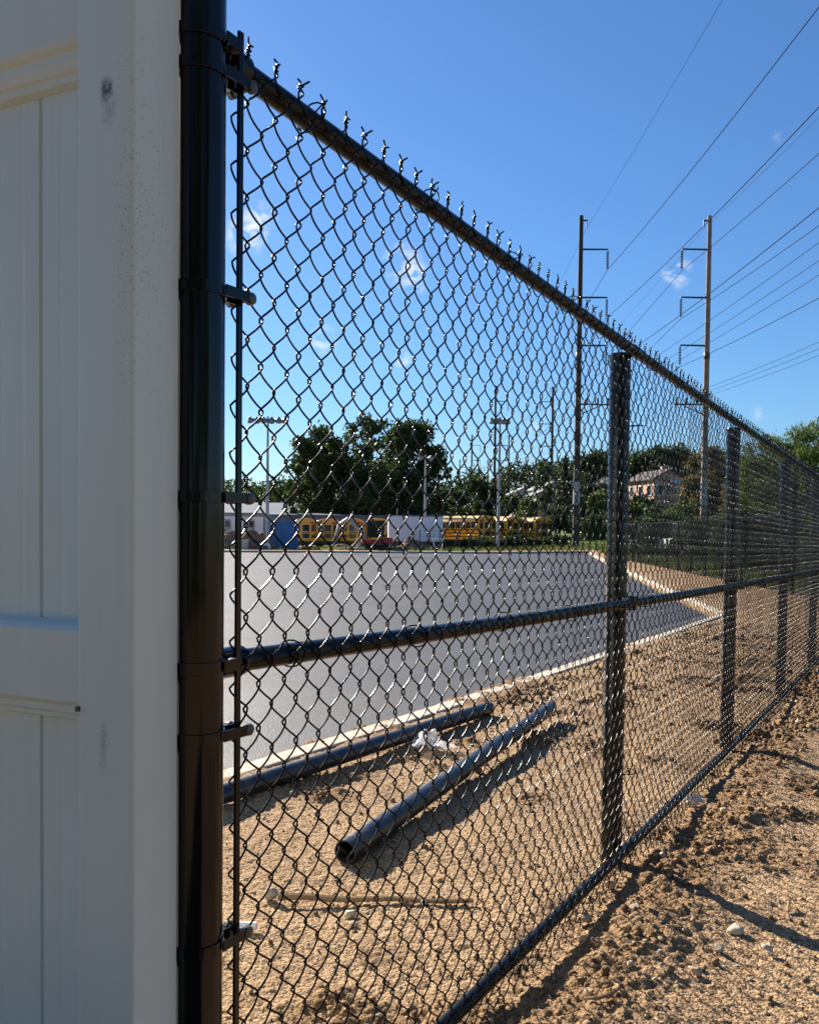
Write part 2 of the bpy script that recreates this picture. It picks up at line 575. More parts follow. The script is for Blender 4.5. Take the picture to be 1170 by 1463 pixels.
sm1 = blot(-0.056, 2.074, 0.017, 0.024, 1.6)
sm1b = blot(-0.050, 2.045, 0.020, 0.040, 0.7)
sm2 = blot(-0.062, 1.000, 0.013, 0.060, 0.55)
smn = t.ramp(t.noise(120, 6, 0.8), [(0.38, (0.15, 0.15, 0.15)), (0.60, (1, 1, 1))])
smu = t.math('MULTIPLY', t.math('ADD', t.math('ADD', sm1, sm1b), sm2), smn, clamp=True)
allspk = t.math('MULTIPLY', t.ramp(t.noise(45, 4, 0.8), [(0.735, (0, 0, 0)), (0.77, (1, 1, 1))]), 0.6)
dirt_f = t.math('ADD', t.math('ADD', t.math('MULTIPLY', col_s, 1.5, clamp=True), smu), allspk, clamp=True)
streak = t.noise(1.0, 6, 0.6, vec=t.mapping((26, 26, 1.3)))
c = t.mix(t.ramp(streak, [(0.45, (0, 0, 0)), (0.8, (0.35, 0.35, 0.35))]), base, (0.62, 0.59, 0.51))
c = t.mix(t.math('MULTIPLY', dirt_f, 0.92), c, (0.045, 0.045, 0.04))
t.color(c)
t.bump(t.noise(1.0, 3, 0.5, vec=t.mapping((16, 16, 1.1))), 0.25, 0.004)
M_VINYL = t.m

M_WOOD = simple('weathered_wood', (0.30, 0.20, 0.11), 0.85, 0.2, 0, 0.4, 25)
t = NT('pole_wood', 0.8, (0.2, 0.14, 0.1), 0.3)
wm = t.mapping((9, 9, 0.5))
t.color(t.ramp(t.noise(1.0, 6, 0.6, vec=wm), [(0.3, (0.028, 0.022, 0.02)), (0.7, (0.075, 0.060, 0.052))]))
M_POLE = t.m
M_POLE_PALE = simple('pale_pole_wood', (0.24, 0.19, 0.155), 0.8, 0.3, 0, 0.35, 1.5)
M_GALV = simple('galvanised_steel', (0.34, 0.36, 0.37), 0.45, 0.5, 0.5, 0.15, 6)
M_LAMP = simple('floodlight_metal', (0.22, 0.23, 0.24), 0.4, 0.5, 0.2)
M_LENS = simple('lamp_glass', (0.62, 0.64, 0.64), 0.15, 0.6, 0.0, 0.1)
M_INSUL = simple('insulator_porcelain', (0.05, 0.045, 0.045), 0.3, 0.5)
M_CABLE = simple('cable_dark', (0.012, 0.014, 0.02), 0.9, 0.05)
M_YELLOW = simple('school_bus_yellow', (0.80, 0.36, 0.016), 0.30, 0.5, 0, 0.10, 1.2)
M_ROOFY_SUNLIT = simple('sunlit_bus_yellow', (0.80, 0.52, 0.16), 0.35, 0.5, 0, 0.10, 1.2)  # bus yellow made paler: sunlight on the roofs put into the colour
M_BLKPAINT = simple('black_paint', (0.012, 0.012, 0.012), 0.4, 0.5)
M_GLASS = simple('dark_window_glass', (0.025, 0.032, 0.036), 0.08, 0.7, 0, 0.3, 2)
M_CABGLASS = simple('tinted_cab_glass', (0.006, 0.022, 0.016), 0.12, 0.25, 0, 0.3, 2)
M_RED = simple('red_paint', (0.30, 0.018, 0.02), 0.4, 0.5, 0, 0.2)
M_REDLAMP = simple('red_lamp_plastic', (0.32, 0.01, 0.008), 0.25, 0.5)
M_RUBBER = simple('tyre_rubber', (0.018, 0.018, 0.018), 0.8, 0.3)
M_WHITE = simple('white_paint', (0.74, 0.75, 0.76), 0.40, 0.5, 0, 0.08, 1)
M_GREYP = simple('grey_paint', (0.33, 0.34, 0.35), 0.5, 0.4, 0, 0.15, 1)
M_BLUE = simple('blue_container_paint', (0.055, 0.17, 0.36), 0.5, 0.4, 0, 0.25, 1.4)
M_BLUEGREY = simple('blue_grey_sheeting', (0.085, 0.13, 0.19), 0.5, 0.4, 0, 0.15, 0.6)
M_ROOFGREY = simple('grey_metal_roof', (0.24, 0.25, 0.26), 0.5, 0.4, 0, 0.15, 0.2)
M_SHINGLE = simple('dark_shingle', (0.075, 0.065, 0.065), 0.85, 0.3, 0, 0.3, 2)
M_BRICK = simple('orange_brick_wall', (0.56, 0.34, 0.24), 0.85, 0.2, 0, 0.2, 2.5)
M_CREAM = simple('cream_siding', (0.55, 0.47, 0.36), 0.7, 0.3, 0, 0.12, 1)
M_SIDING = simple('grey_siding', (0.34, 0.35, 0.37), 0.7, 0.3, 0, 0.12, 1)
M_BARK = simple('bark', (0.075, 0.055, 0.04), 0.9, 0.2, 0, 0.4, 3)

t = NT('plastic_film', 0.30, (0.75, 0.75, 0.76), 0.5)
t.b.inputs['Transmission Weight'].default_value = 0.0
tr = t.n.new('ShaderNodeBsdfTranslucent'); tr.inputs['Color'].default_value = (0.75, 0.75, 0.76, 1)
tp = t.n.new('ShaderNodeBsdfTransparent')
m1 = t.n.new('ShaderNodeMixShader'); m1.inputs[0].default_value = 0.35
m2 = t.n.new('ShaderNodeMixShader'); m2.inputs[0].default_value = 0.28
t.l.new(t.b.outputs[0], m1.inputs[1]); t.l.new(tr.outputs[0], m1.inputs[2])
t.l.new(m1.outputs[0], m2.inputs[1]); t.l.new(tp.outputs[0], m2.inputs[2])
t.l.new(m2.outputs[0], t.n['Material Output'].inputs['Surface'])
M_FILM = t.m


def leaf_mat(name, dark, lite, trans=0.3):
    t = NT(name, 0.6, dark, 0.12)
    geo = t.n.new('ShaderNodeNewGeometry')
    c = t.ramp(geo.outputs['Random Per Island'], [(0.0, dark), (1.0, lite)])
    c = t.mix(t.ramp(t.noise(0.35, 4), [(0.35, (0, 0, 0)), (0.7, (0.5, 0.5, 0.5))]), c, lite)
    t.color(c)
    tr = t.n.new('ShaderNodeBsdfTranslucent'); t.l.new(c, tr.inputs['Color'])
    mx = t.n.new('ShaderNodeMixShader'); mx.inputs[0].default_value = trans
    t.l.new(t.b.outputs[0], mx.inputs[1]); t.l.new(tr.outputs[0], mx.inputs[2])
    t.l.new(mx.outputs[0], t.n['Material Output'].inputs['Surface'])
    return t.m


L_DARK = leaf_mat('leaf_dark', (0.018, 0.038, 0.012), (0.062, 0.100, 0.028), 0.30)
L_MID = leaf_mat('leaf_mid', (0.024, 0.046, 0.014), (0.065, 0.105, 0.026), 0.25)
L_LIGHT = leaf_mat('leaf_light', (0.06, 0.10, 0.02), (0.14, 0.19, 0.045), 0.4)
L_OLIVE = leaf_mat('leaf_olive', (0.085, 0.075, 0.022), (0.17, 0.14, 0.04), 0.4)
L_GRASS = leaf_mat('grass_blade', (0.05, 0.085, 0.018), (0.15, 0.20, 0.05), 0.35)

# ------------------------------------------------------------------ the ground
Ksec = 16.55                                # lot corner, along the fence
KY = 2.32                                   # near kerb, across from the fence
A_ = sl(-14.0, KY + 0.09); B_ = sl(Ksec, KY + 0.09)
Cx, Cy = 14.6, 71.0
Dx, Dy = -60.0, 55.0
LOT = [(A_.x, A_.y), (B_.x, B_.y), (Cx, Cy), (Dx, Dy), (-60.0, -5.0)]


def edge_dist(x, y):
    """signed distance to the lot outline, positive inside"""
    d = np.full(np.shape(x), 1e9)
    n = len(LOT)
    for i in range(n):
        (x0, y0), (x1, y1) = LOT[i], LOT[(i + 1) % n]
        L = math.hypot(x1 - x0, y1 - y0)
        d = np.minimum(d, ((x1 - x0) * (y - y0) - (y1 - y0) * (x - x0)) / L)
    return d


def build_ground():
    r = np.concatenate([np.geomspace(0.25, 1.9, 40, endpoint=False), np.geomspace(1.9, 9.0, 520, endpoint=False),
                        np.geomspace(9.0, 60, 240, endpoint=False), np.geomspace(60, 400, 90, endpoint=False), np.geomspace(400, 3200, 20)])
    a0 = np.linspace(R(-40), R(40), 500)
    a1 = np.linspace(R(40), R(320), 70)[1:-1]
    a = np.concatenate([a0, a1])            # azimuth from +Y to +X
    RR, AA = np.meshgrid(r, a, indexing='ij')
    X = RR * np.sin(AA); Y = RR * np.cos(AA)
    Z = ground_z(X, Y)
    d = edge_dist(X, Y)
    Z = Z - 0.34 * sstep(d, 0.02, 0.10)
    na = len(a)
    i = np.arange(len(r) - 1)[:, None] * na; j = np.arange(na)[None, :]; j2 = (j + 1) % na
    F = np.stack([i + j, i + na + j, i + na + j2, i + j2], -1).reshape(-1, 4)
    V = np.stack([X, Y, Z], -1).reshape(-1, 3)
    # close the centre
    V = np.vstack([V, [[0, 0, float(macro(0, 0))]]])
    me = mesh_np('ground', V, F, M_DIRT, True)
    g = sstep(Y.ravel(), 73, 80) * (0.35 + 0.55 * sstep(X.ravel(), 4, 16))
    side = (X.ravel() - (9.84 + 0.0977 * (Y.ravel() - 18.7)))
    g = np.maximum(g, 0.95 * sstep(side, 0.6, 2.5) * sstep(Y.ravel(), 10, 22))
    g = np.append(g, 0)
    ch = rough_mask(X, Y).ravel()
    verge = sstep(-d.ravel(), 0.2, 0.8) * sstep(Y.ravel(), 15, 19) * sstep(-side, -0.5, 0.3) * sstep(X.ravel(), 5, 7)
    ch = np.append(np.maximum(ch, 0.6 * verge), 0)
    at1 = me.attributes.new('grass', 'FLOAT', 'POINT'); at1.data.foreach_set('value', g.astype(np.float32))
    at2 = me.attributes.new('churn', 'FLOAT', 'POINT'); at2.data.foreach_set('value', ch.astype(np.float32))
    link('ground', me, kind='structure')


build_ground()


def lot_z(x, y): return macro(x, y) - 0.085


def build_lot():
    V = []; F = []
    # grid in (s along near kerb, t towards far side), cut to the lot outline by rows
    N, M = 90, 120
    A = np.array(LOT[0]); B = np.array(LOT[1]); C_ = np.array(LOT[2]); D = np.array(LOT[3]); E = np.array(LOT[4])
    for i in range(M + 1):
        tt = (i / M) ** 1.8
        l0 = A + (E - A) * min(1, tt * 2) if tt < 0.5 else E + (D - E) * (tt * 2 - 1)
        r0 = B + (C_ - B) * tt
        for j in range(N + 1):
            q = l0 + (r0 - l0) * (1 - (1 - j / N) ** 2.2)
            V.append((q[0], q[1], float(lot_z(q[0], q[1]))))
    for i in range(M):
        for j in range(N):
            a = i * (N + 1) + j
            F.append((a, a + 1, a + N + 2, a + N + 1))
    me = mesh_np('parking_lot', V, F, M_ASPH, True)
    VV = np.array(V); e = 1 - sstep(edge_dist(VV[:, 0], VV[:, 1]), 0.0, 0.45)
    at_e = me.attributes.new('edge', 'FLOAT', 'POINT'); at_e.data.foreach_set('value', e.astype(np.float32))
    link('parking_lot', me, kind='structure')


build_lot()


def kerb(name, p0, p1, w, top=0.015, seg=None):
    """concrete kerb between two points, a touch uneven, cast in lengths"""
    p0 = np.array(p0, float); p1 = np.array(p1, float)
    L = np.linalg.norm(p1 - p0); d = (p1 - p0) / L; n = np.array([-d[1], d[0]])
    k = seg or 3.05
    cnt = max(1, int(L / k))
    b = MB()
    for i in range(cnt):
        a0 = L * i / cnt + 0.004; a1 = L * (i + 1) / cnt - 0.004
        q = [p0 + d * a0 - n * w / 2, p0 + d * a1 - n * w / 2, p0 + d * a1 + n * w / 2, p0 + d * a0 + n * w / 2]
        zz = [float(macro(*p)) + top + random.uniform(-.003, .003) for p in q]
        v = [(p[0], p[1], z - 0.3) for p, z in zip(q, zz)] + [(p[0], p[1], z) for p, z in zip(q, zz)]
        b.add(v, [(0, 3, 2, 1), (4, 5, 6, 7), (0, 1, 5, 4), (1, 2, 6, 5), (2, 3, 7, 6), (3, 0, 4, 7)])
    o = b.build(name, M_CONC, bevel=0.012)
    o['kind'] = 'structure'
    return o


ka = sl(-14, KY); kb = sl(Ksec + 0.08, KY)
kerb('near_kerb', (ka.x, ka.y), (kb.x, kb.y), 0.15, 0.012)
dn = np.array([Cx - B_.x, Cy - B_.y]); dn /= np.linalg.norm(dn)
kerb('side_kerb', (B_.x + 0.09 * dn[1] + dn[0] * .1, B_.y - 0.09 * dn[0] + dn[1] * .1), (Cx + 0.09 * dn[1], Cy - 0.09 * dn[0]), 0.17, 0.02)
dn = np.array([Dx - Cx, Dy - Cy]); dn /= np.linalg.norm(dn)
kerb('far_kerb', (Cx + 0.09 * dn[1], Cy - 0.09 * dn[0]), (Dx + 0.09 * dn[1], Dy - 0.09 * dn[0]), 0.17, 0.07)

# ------------------------------------------------------------------ the chain link fence
W = 0.0730                                  # width of one diamond
P_ = 0.0815                                 # height of one diamond
NP = 27
WR = 0.00205
RAIL_R = 0.021
POST_R = 0.0435
H_BOT, H_MID, H_TOP = 0.06, 1.105, 2.15
Z_M0 = -0.035
Y_MESH = -(RAIL_R + 0.0085)
BAY = 2.495
N_BAY = 8
S_POST = [2.46 + BAY * k for k in range(N_BAY)]


def wire_path(kind, per_half=7, ends=True, rng=None, b=0.0064, npitch=NP, over=0.0044):
    """one woven wire; kind 0 bends right at both ends, kind 1 bends left"""
    n = npitch * 2 * per_half
    ph = np.arange(n + 1) / per_half * np.pi          # pi per half pitch
    z = np.arange(n + 1) / (2 * per_half) * P_
    A = W / 4 + over
    sg = 1 if kind == 0 else -1
    c = np.cos(ph)
    x = sg * A * np.arcsin(0.982 * c) / math.asin(0.982)
    y = sg * b * np.sin(ph) * (1.25 - 0.25 * np.abs(np.sin(ph)))
    pts = np.stack([x, y, z], -1)
    if not ends: return pts

    def twist(up):
        q = []
        th0 = 0.0 if kind == 0 else math.pi
        for i in range(1, 12):
            th = th0 + i / 11 * 2.3 * math.pi
            q.append((sg * W / 4 + 0.0026 * math.cos(th), 0.0026 * math.sin(th), up * (0.003 + 0.011 * i / 11)))
        j = rng.uniform(-1, 1, 4) if rng is not None else np.zeros(4)
        lx = (0.014 if kind == 0 else -0.012) + 0.004 * j[0]
        e = q[-1]
        q.append((e[0] + lx * 0.4, e[1] - 0.002 + 0.002 * j[1], e[2] + up * 0.004))
        q.append((e[0] + lx, e[1] - 0.004 + 0.006 * j[2], e[2] + up * ((0.009 if kind == 0 else 0.011) + 0.003 * j[3])))
        return np.array(q)
    top = twist(1); top[:, 2] += npitch * P_
    bot = twist(-1)[::-1]
    return np.vstack([bot, pts, top])


def wire_mesh(kind, sides=5, per_half=7, seed=0):
    g = np.random.default_rng(seed)
    p = wire_path(kind, per_half, rng=g)
    z = p[:, 2]
    # hand-worked wire: never quite true
    p[:, 1] += 0.0012 * np.sin(z * 9 + g.uniform(0, 6)) + 0.0007 * np.sin(z * 31 + g.uniform(0, 6))
    p[:, 0] += 0.0008 * np.sin(z * 13 + g.uniform(0, 6))
    V, F = tube_np(p, np.full(len(p), WR), sides)
    return mesh_np('wire', V, F, M_WIRE, True)


fence = thing('chain_link_fence', 'tall black vinyl coated chain link fence running from the white fence away to the right', 'fence',
              (P0[0], P0[1], 0), FROT)


def fl(s): return float(fence_z(s))


wms = [[wire_mesh(k_, seed=10 * k_ + i) for i in range(6)] for k_ in (0, 1)]
wires = []
n_w = 300
for k in range(n_w):
    s = -0.007 + k * W / 2
    o = link('wire', random.choice(wms[k % 2]), fence, (s, Y_MESH + 0.0020 * math.sin(k * 0.13) + 0.0012 * math.sin(k * 0.41), fl(s) + Z_M0 + 0.0020 * math.sin(k * 0.09)))
    sag = 0.004 * math.sin(k * 0.11 + 1)
    o.rotation_euler = (random.uniform(-.0012, .0012), 0, 0)
# the rest of the weave, beyond the first three hundred wires
Vs, Fs, off = [], [], 0
s_end = S_POST[-1]
k = n_w
while -0.007 + k * W / 2 < s_end:
    s = -0.007 + k * W / 2
    p = wire_path(k % 2, 4, ends=True)
    V, F = tube_np(p, np.full(len(p), WR), 3)
    V = V + np.array([s, Y_MESH, fl(s) + Z_M0])
    Vs.append(V); Fs.append(F + off); off += len(V); k += 1
link('woven_mesh', mesh_np('woven_mesh', np.vstack(Vs), np.vstack(Fs), M_WIRE, True), fence, kind='stuff')


def post_mesh(h, r=POST_R):
    b = MB()
    b.lathe([(r, -0.35), (r, h - 0.010), (r * 0.985, h - 0.004), (r * 0.93, h), (r * 0.4, h + 0.002)], 28)
    return b.mesh('post', M_BLACK, True)


pm_line = post_mesh(2.150)
brk = MB().box(-0.028, 0.028, -0.030, 0.022, -0.030, 0.030).mesh('rail_bracket', M_BLACK, False, 0.006)
for s in S_POST:
    link('post', pm_line, fence, (s, POST_R + RAIL_R + 0.002, fl(s)))
    for h in (H_MID,):
        link('rail_bracket', brk, fence, (s, 0.010, fl(s) + h))
# bolts and nuts seen on the brackets are sub-parts of nothing else: terminal post and its fittings
S_T = -0.079
R_T = 0.0445
tp_b = MB(); tp_b.lathe([(R_T, -0.4), (R_T, 2.62), (R_T * 1.06, 2.622), (R_T * 1.06, 2.645), (R_T * 0.7, 2.675), (R_T * 0.2, 2.685)], 40)
link('terminal_post', tp_b.mesh('terminal_post', M_BLACK, True), fence, (S_T, 0, fl(0)))

# rails, bay by bay
ends = [S_T + R_T + 0.004] + S_POST
for h, nm in ((H_TOP, 'top_rail'), (H_MID, 'mid_rail'), (H_BOT, 'bottom_rail')):
    for i in range(len(ends) - 1):
        a, b_ = ends[i], ends[i + 1]
        if i > 0: a += 0.0
        m = MB()
        pts = []
        for q in range(9):
            s = a + (b_ - a) * q / 8
            pts.append((s, 0, fl(s) + h + 0.002 * math.sin(q / 8 * math.pi) * (-1 if h > 1 else 0)))
        m.tube(pts, RAIL_R, 18)
        link(nm, m.mesh(nm, M_RAIL, True), fence)
    # couplings where two lengths meet
for i, s in enumerate(S_POST[:-1]):
    m = MB().tube([(s - 0.05, 0, fl(s - .05) + H_TOP), (s + 0.05, 0, fl(s + .05) + H_TOP)], RAIL_R + 0.0025, 18)
    link('coupling', m.mesh('coupling', M_RAIL, True), fence)

# tension bar
tb = MB().box(-0.0062, 0.0062, -0.0030, 0.0030, -0.05, 2.190)
link('tension_bar', tb.mesh('tension_bar', M_BLACK, False, 0.0015), fence, (-0.015, Y_MESH - 0.004, fl(0)))


def band_mesh(h=0.019, reach=0.002):
    """strap round the post with a pair of lugs running to the tension bar"""
    b = MB()
    n = 36; ro, ri = R_T + 0.0028, R_T + 0.0002
    o = len(b.v)
    for z in (-h / 2, h / 2):
        for rr in (ro, ri):
            for i in range(n):
                a = 2 * math.pi * i / n
                b.v.append((S_T + rr * math.cos(a), rr * math.sin(a), z))
    for i in range(n):
        j = (i + 1) % n
        b.f += [(o + i, o + j, o + 2 * n + j, o + 2 * n + i), (o + n + j, o + n + i, o + 3 * n + i, o + 3 * n + j),
                (o + i, o + n + i, o + n + j, o + j), (o + 2 * n + j, o + 3 * n + j, o + 3 * n + i, o + 2 * n + i)]
    # lugs, tangential on the camera side
    b.box(S_T + R_T * 0.30, reach, -R_T - 0.006, -R_T - 0.0030, -h / 2, h / 2)
    b.box(S_T + R_T * 0.86, reach, -0.0225, -0.0195, -h / 2, h / 2)
    return b.mesh('tension_band', M_BLACK, False, 0.0008)


bm_ = band_mesh()
bolt = MB()
bolt.lathe([(0.006, -0.060), (0.0098, -0.058), (0.0110, -0.054), (0.0110, -0.047), (0.0055, -0.046), (0.0060, -0.012), (0.0100, -0.012), (0.0100, -0.003), (0.006, -0.001)], 14, axis='y')
bolt_m = bolt.mesh('bolt', M_BOLT, True)
for h in (H_TOP - 0.050, H_TOP - 0.41, H_TOP - 0.755, H_MID - 0.115, H_MID - 0.475, H_MID - 0.83):
    o = link('tension_band', bm_, fence, (0, 0, fl(0) + h))
    link('bolt', bolt_m, o, (-0.001, 0.006, 0))
bm2 = band_mesh(0.020, -0.028)
cup = MB()
cup.lathe([(0.012, -0.034), (0.0265, -0.030), (0.0275, 0.0), (0.0275, 0.030), (0.0225, 0.031)], 20, axis='x')
cup_m = cup.mesh('rail_end', M_BLACK, True)
for h in (H_TOP, H_MID, H_BOT):
    o = link('rail_end_band', bm2, fence, (0, 0, fl(0) + h + 0.004))
    link('bolt', bolt_m, o, (-0.034, 0.012, 0.0))
    link('rail_end', cup_m, fence, (-0.002, 0.0, fl(0) + h))

# tie wires on the rails and posts
tie = []
for i in range(17):
    a = -0.6 + i / 16 * 2 * math.pi * 1.05
    tie.append((0.0025 * math.sin(a * 0.5), -0.007 + (RAIL_R + 0.009) * math.cos(a) * 1.12, (RAIL_R + 0.005) * math.sin(a)))
tie += [(0.006, -0.035, 0.012), (0.013, -0.040, 0.020), (0.020, -0.036, 0.027)]
tie_m = MB().tube(tie, 0.0018, 5).mesh('tie_wire', M_WIRE, True)
for i in range(len(ends) - 1):
    a, b_ = ends[i], ends[i + 1]
    for h in (H_TOP, H_MID, H_BOT):
        for q in range(5):
            s = a + (b_ - a) * (q + 0.5 + random.uniform(-.15, .15)) / 5
            if s > 13: continue
            o = link('tie_wire', tie_m, fence, (s, 0, fl(s) + h))
            o.rotation_euler = (random.uniform(-.6, .6), 0, random.choice((0, 0, math.pi * 0.02)))
ptie = [((POST_R + 0.006) * math.sin(a) * 1.0, 0.065 - (0.052 if abs(a) > 1.2 else 0.10) * math.cos(a), 0.004 * a) for a in np.linspace(-2.6, 2.6, 15)]
ptie_m = MB().tube(ptie, 0.0018, 5).mesh('tie_wire', M_WIRE, True)
for s in S_POST[:5]:
    for h in (0.35, 0.72, 1.45, 1.82):
        link('tie_wire', ptie_m, fence, (s, 0, fl(s) + h + random.uniform(-.05, .05)))

# the fence turns and follows the side of the lot: a second run seen through the first
Q0 = sl(S_POST[-1]); Qd = np.array([13.0 - 9.84, 51.0 - 18.7]); Qd /= np.linalg.norm(Qd)
QROT = math.atan2(Qd[1], Qd[0])
far_f = thing('chain_link_fence', 'black chain link fence beside the far brown verge, seen end on through the nearer fence', 'fence',
              (Q0.x, Q0.y, 0), QROT)


def ql(s): return float(macro(Q0.x + Qd[0] * s, Q0.y + Qd[1] * s))


NQ = 15
for k in range(NQ + 1):
    s = BAY * k
    if k: link('post', pm_line, far_f, (s, -POST_R - RAIL_R, ql(s)))
    if k < NQ:
        for h, nm in ((H_TOP, 'top_rail'), (H_MID, 'mid_rail'), (H_BOT, 'bottom_rail')):
            m = MB().tube([(s, 0, ql(s) + h), (s + BAY, 0, ql(s + BAY) + h)], RAIL_R, 10)
            link(nm, m.mesh(nm, M_BLACK, True), far_f)
Vs, Fs, off = [], [], 0
k = 0
while k * W / 2 < BAY * NQ:
    s = k * W / 2
    p = wire_path(k % 2, 1, ends=False, b=0.004)
    V, F = tube_np(p, np.full(len(p), WR * 1.25), 3)
    V = V + np.array([s, 0.03, ql(s) + Z_M0])
    Vs.append(V); Fs.append(F + off); off += len(V); k += 1
link('woven_mesh', mesh_np('woven_mesh', np.vstack(Vs), np.vstack(Fs), M_WIRE, True), far_f, kind='stuff')

# ------------------------------------------------------------------ the white vinyl fence
# local x runs from the corner post towards the left of the picture reversed: x = -t, camera side is -y
CRN = np.array([-0.428, 1.353])
VQ = 0.953
LD = np.array([-0.908, 0.420]); LD /= np.linalg.norm(LD)
vin = thing('vinyl_fence', 'white vinyl privacy fence with grooved planks and a scuffed square corner post', 'fence',
            (CRN[0], CRN[1], EYE * (1 - VQ)), math.atan2(-LD[1], -LD[0]))
vin.scale = (VQ, VQ, VQ)
TP = 0.122


def rounded_rect(x0, x1, y0, y1, r, n=5):
    pts = []
    for (cx, cy, a0) in ((x1 - r, y1 - r, 0), (x0 + r, y1 - r, 90), (x0 + r, y0 + r, 180), (x1 - r, y0 + r, 270)):
        for i in range(n + 1):
            a = R(a0 + 90 * i / n)
            pts.append((cx + r * math.cos(a), cy + r * math.sin(a)))
    return pts


# the right face of the post follows the chain link direction, so its section is a sheared square
ux = Vector((U[0], U[1], 0)); ux.rotate(Matrix.Rotation(-math.atan2(-LD[1], -LD[0]), 3, 'Z'))
sec = []
for (a, b_) in rounded_rect(0, 1, 0, 1, 0.075, 6):
    # a: from left end (0) to the corner (1); b: depth along the right face
    sec.append((-(1 - a) * TP + ux.x * b_ * 0.104, ux.y * b_ * 0.104))
MB().prism(sec, -0.25, 2.46, 'z').build('corner_post', M_VINYL, vin, True)
cap = MB()
capsec = []
cxm = sum(p[0] for p in sec) / len(sec); cym = sum(p[1] for p in sec) / len(sec)
for k_, z in ((1.10, 2.46), (1.10, 2.485)):
    pass
cap.prism([(cxm + (p[0] - cxm) * 1.1, cym + (p[1] - cym) * 1.1) for p in sec], 2.462, 2.49, 'z')
cap.prism([(cxm + (p[0] - cxm) * 0.8, cym + (p[1] - cym) * 0.8) for p in sec], 2.4905, 2.52, 'z')
cap.build('post_cap', M_VINYL, vin)
XR = -2.45
# rails: stepped section (y,z) swept along x
RY = 0.012


def rail_part(name, prof):
    MB().prism(prof, XR, -TP - 0.001, 'x').build(name, M_VINYL, vin, False, 0.0018)


rail_part('top_rail', [(RY, 2.42), (RY, 2.180), (RY + 0.004, 2.172), (RY + 0.011, 2.166), (RY + 0.011, 2.152), (RY + 0.016, 2.138), (RY + 0.022, 2.134),
                       (RY + 0.022, 2.124), (RY + 0.034, 2.1185), (RY + 0.075, 2.1185), (RY + 0.075, 2.42)])
rail_part('mid_rail', [(RY, 1.183), (RY, 1.062), (RY + 0.004, 1.057), (RY + 0.011, 1.052), (RY + 0.011, 1.040), (RY + 0.020, 1.036), (RY + 0.020, 1.027),
                       (RY + 0.034, 1.022), (RY + 0.075, 1.022), (RY + 0.075, 1.200), (RY + 0.034, 1.200), (RY + 0.010, 1.193)])
rail_part('bottom_rail', [(RY, 0.23), (RY, 0.06), (RY + 0.075, 0.06), (RY + 0.075, 0.245), (RY + 0.034, 0.245), (RY + 0.010, 0.24)])
PW = 0.150
xs = -0.105
k = 0
while xs > XR:
    x1 = xs; x0 = xs - PW
    if k == 0: x1 = -TP - 0.0015
    g = 0.0045
    yb, yf = RY + 0.062, RY + 0.036
    poly = [(x0 + 0.001, yb), (x0 + 0.001, yf + 0.006), (x0 + g, yf), (x0 + 0.040, yf + .0003), (x0 + 0.048, yf + 0.0009), (x0 + 0.056, yf + .0003),
            (x0 + 0.078, yf), (x0 + 0.095, yf + .0002), (x0 + 0.104, yf + 0.0008), (x0 + 0.112, yf), (x1 - g, yf), (x1 - 0.001, yf + 0.006), (x1 - 0.001, yb)]
    for (z0, z1) in ((1.2, 2.12), (0.24, 1.024)):
        MB().prism(poly, z0 - 0.01, z1 + 0.01, 'z').build('plank', M_VINYL, vin, False)
    xs -= PW; k += 1
MB().prism(rounded_rect(XR - 0.12, XR - 0.001, 0, 0.10, 0.006), -0.25, 2.46, 'z').build('end_post', M_VINYL, vin, True)
# a screw head at the joint of the mid rail and the post
MB().lathe([(0.0015, -0.006), (0.0045, -0.004), (0.005, -0.001), (0.005, 0.002)], 10, (-TP + 0.004, 0, 1.055), 'y').build('screw', M_BOLT, vin, True)

# ------------------------------------------------------------------ pipes and litter on the dirt
def pipe_thing(p0, p1, r, label, wall=0.006):
    p0 = Vector(p0); p1 = Vector(p1)
    L = (p1 - p0).length
    o_b = MB()
    n = 30
    for (rr, y) in ((r, 0), (r, L), (r - wall, L), (r - wall, 0)):
        for i in range(n):
            a = 2 * math.pi * i / n
            o_b.v.append((rr * math.cos(a), y, rr * math.sin(a)))
    for q in range(4):
        for i in range(n):
            j = (i + 1) % n; q2 = (q + 1) % 4
            o_b.f.append((q * n + i, q * n + j, q2 * n + j, q2 * n + i))
    o = o_b.build('pipe', M_PIPE, None, True)
    o.location = p0
    o.rotation_euler = (p1 - p0).to_track_quat('Y', 'Z').to_euler()
    return tag(o, label, 'pipe', 'spare fence pipes on the dirt')


pn = ground_at(493, 1234); pf = ground_at(797, 1022)
RP = 0.050
pn.z = float(macro(pn.x, pn.y)) + RP - 0.002; pf.z = float(macro(pf.x, pf.y)) + RP + 0.05
pf = pf + (pf - pn).normalized() * -0.25
pipe_thing(pn, pf, RP, 'black steel pipe with its open end nearest, lying in front beside the plastic bag')
qa = sl(-1.6, 2.02); qb = sl(5.02, 1.86)
qa.z += RP - 0.004; qb.z += RP + 0.012
pipe_thing(qa, qb, RP, 'black steel pipe lying along the concrete kerb edge, behind the plastic bag')


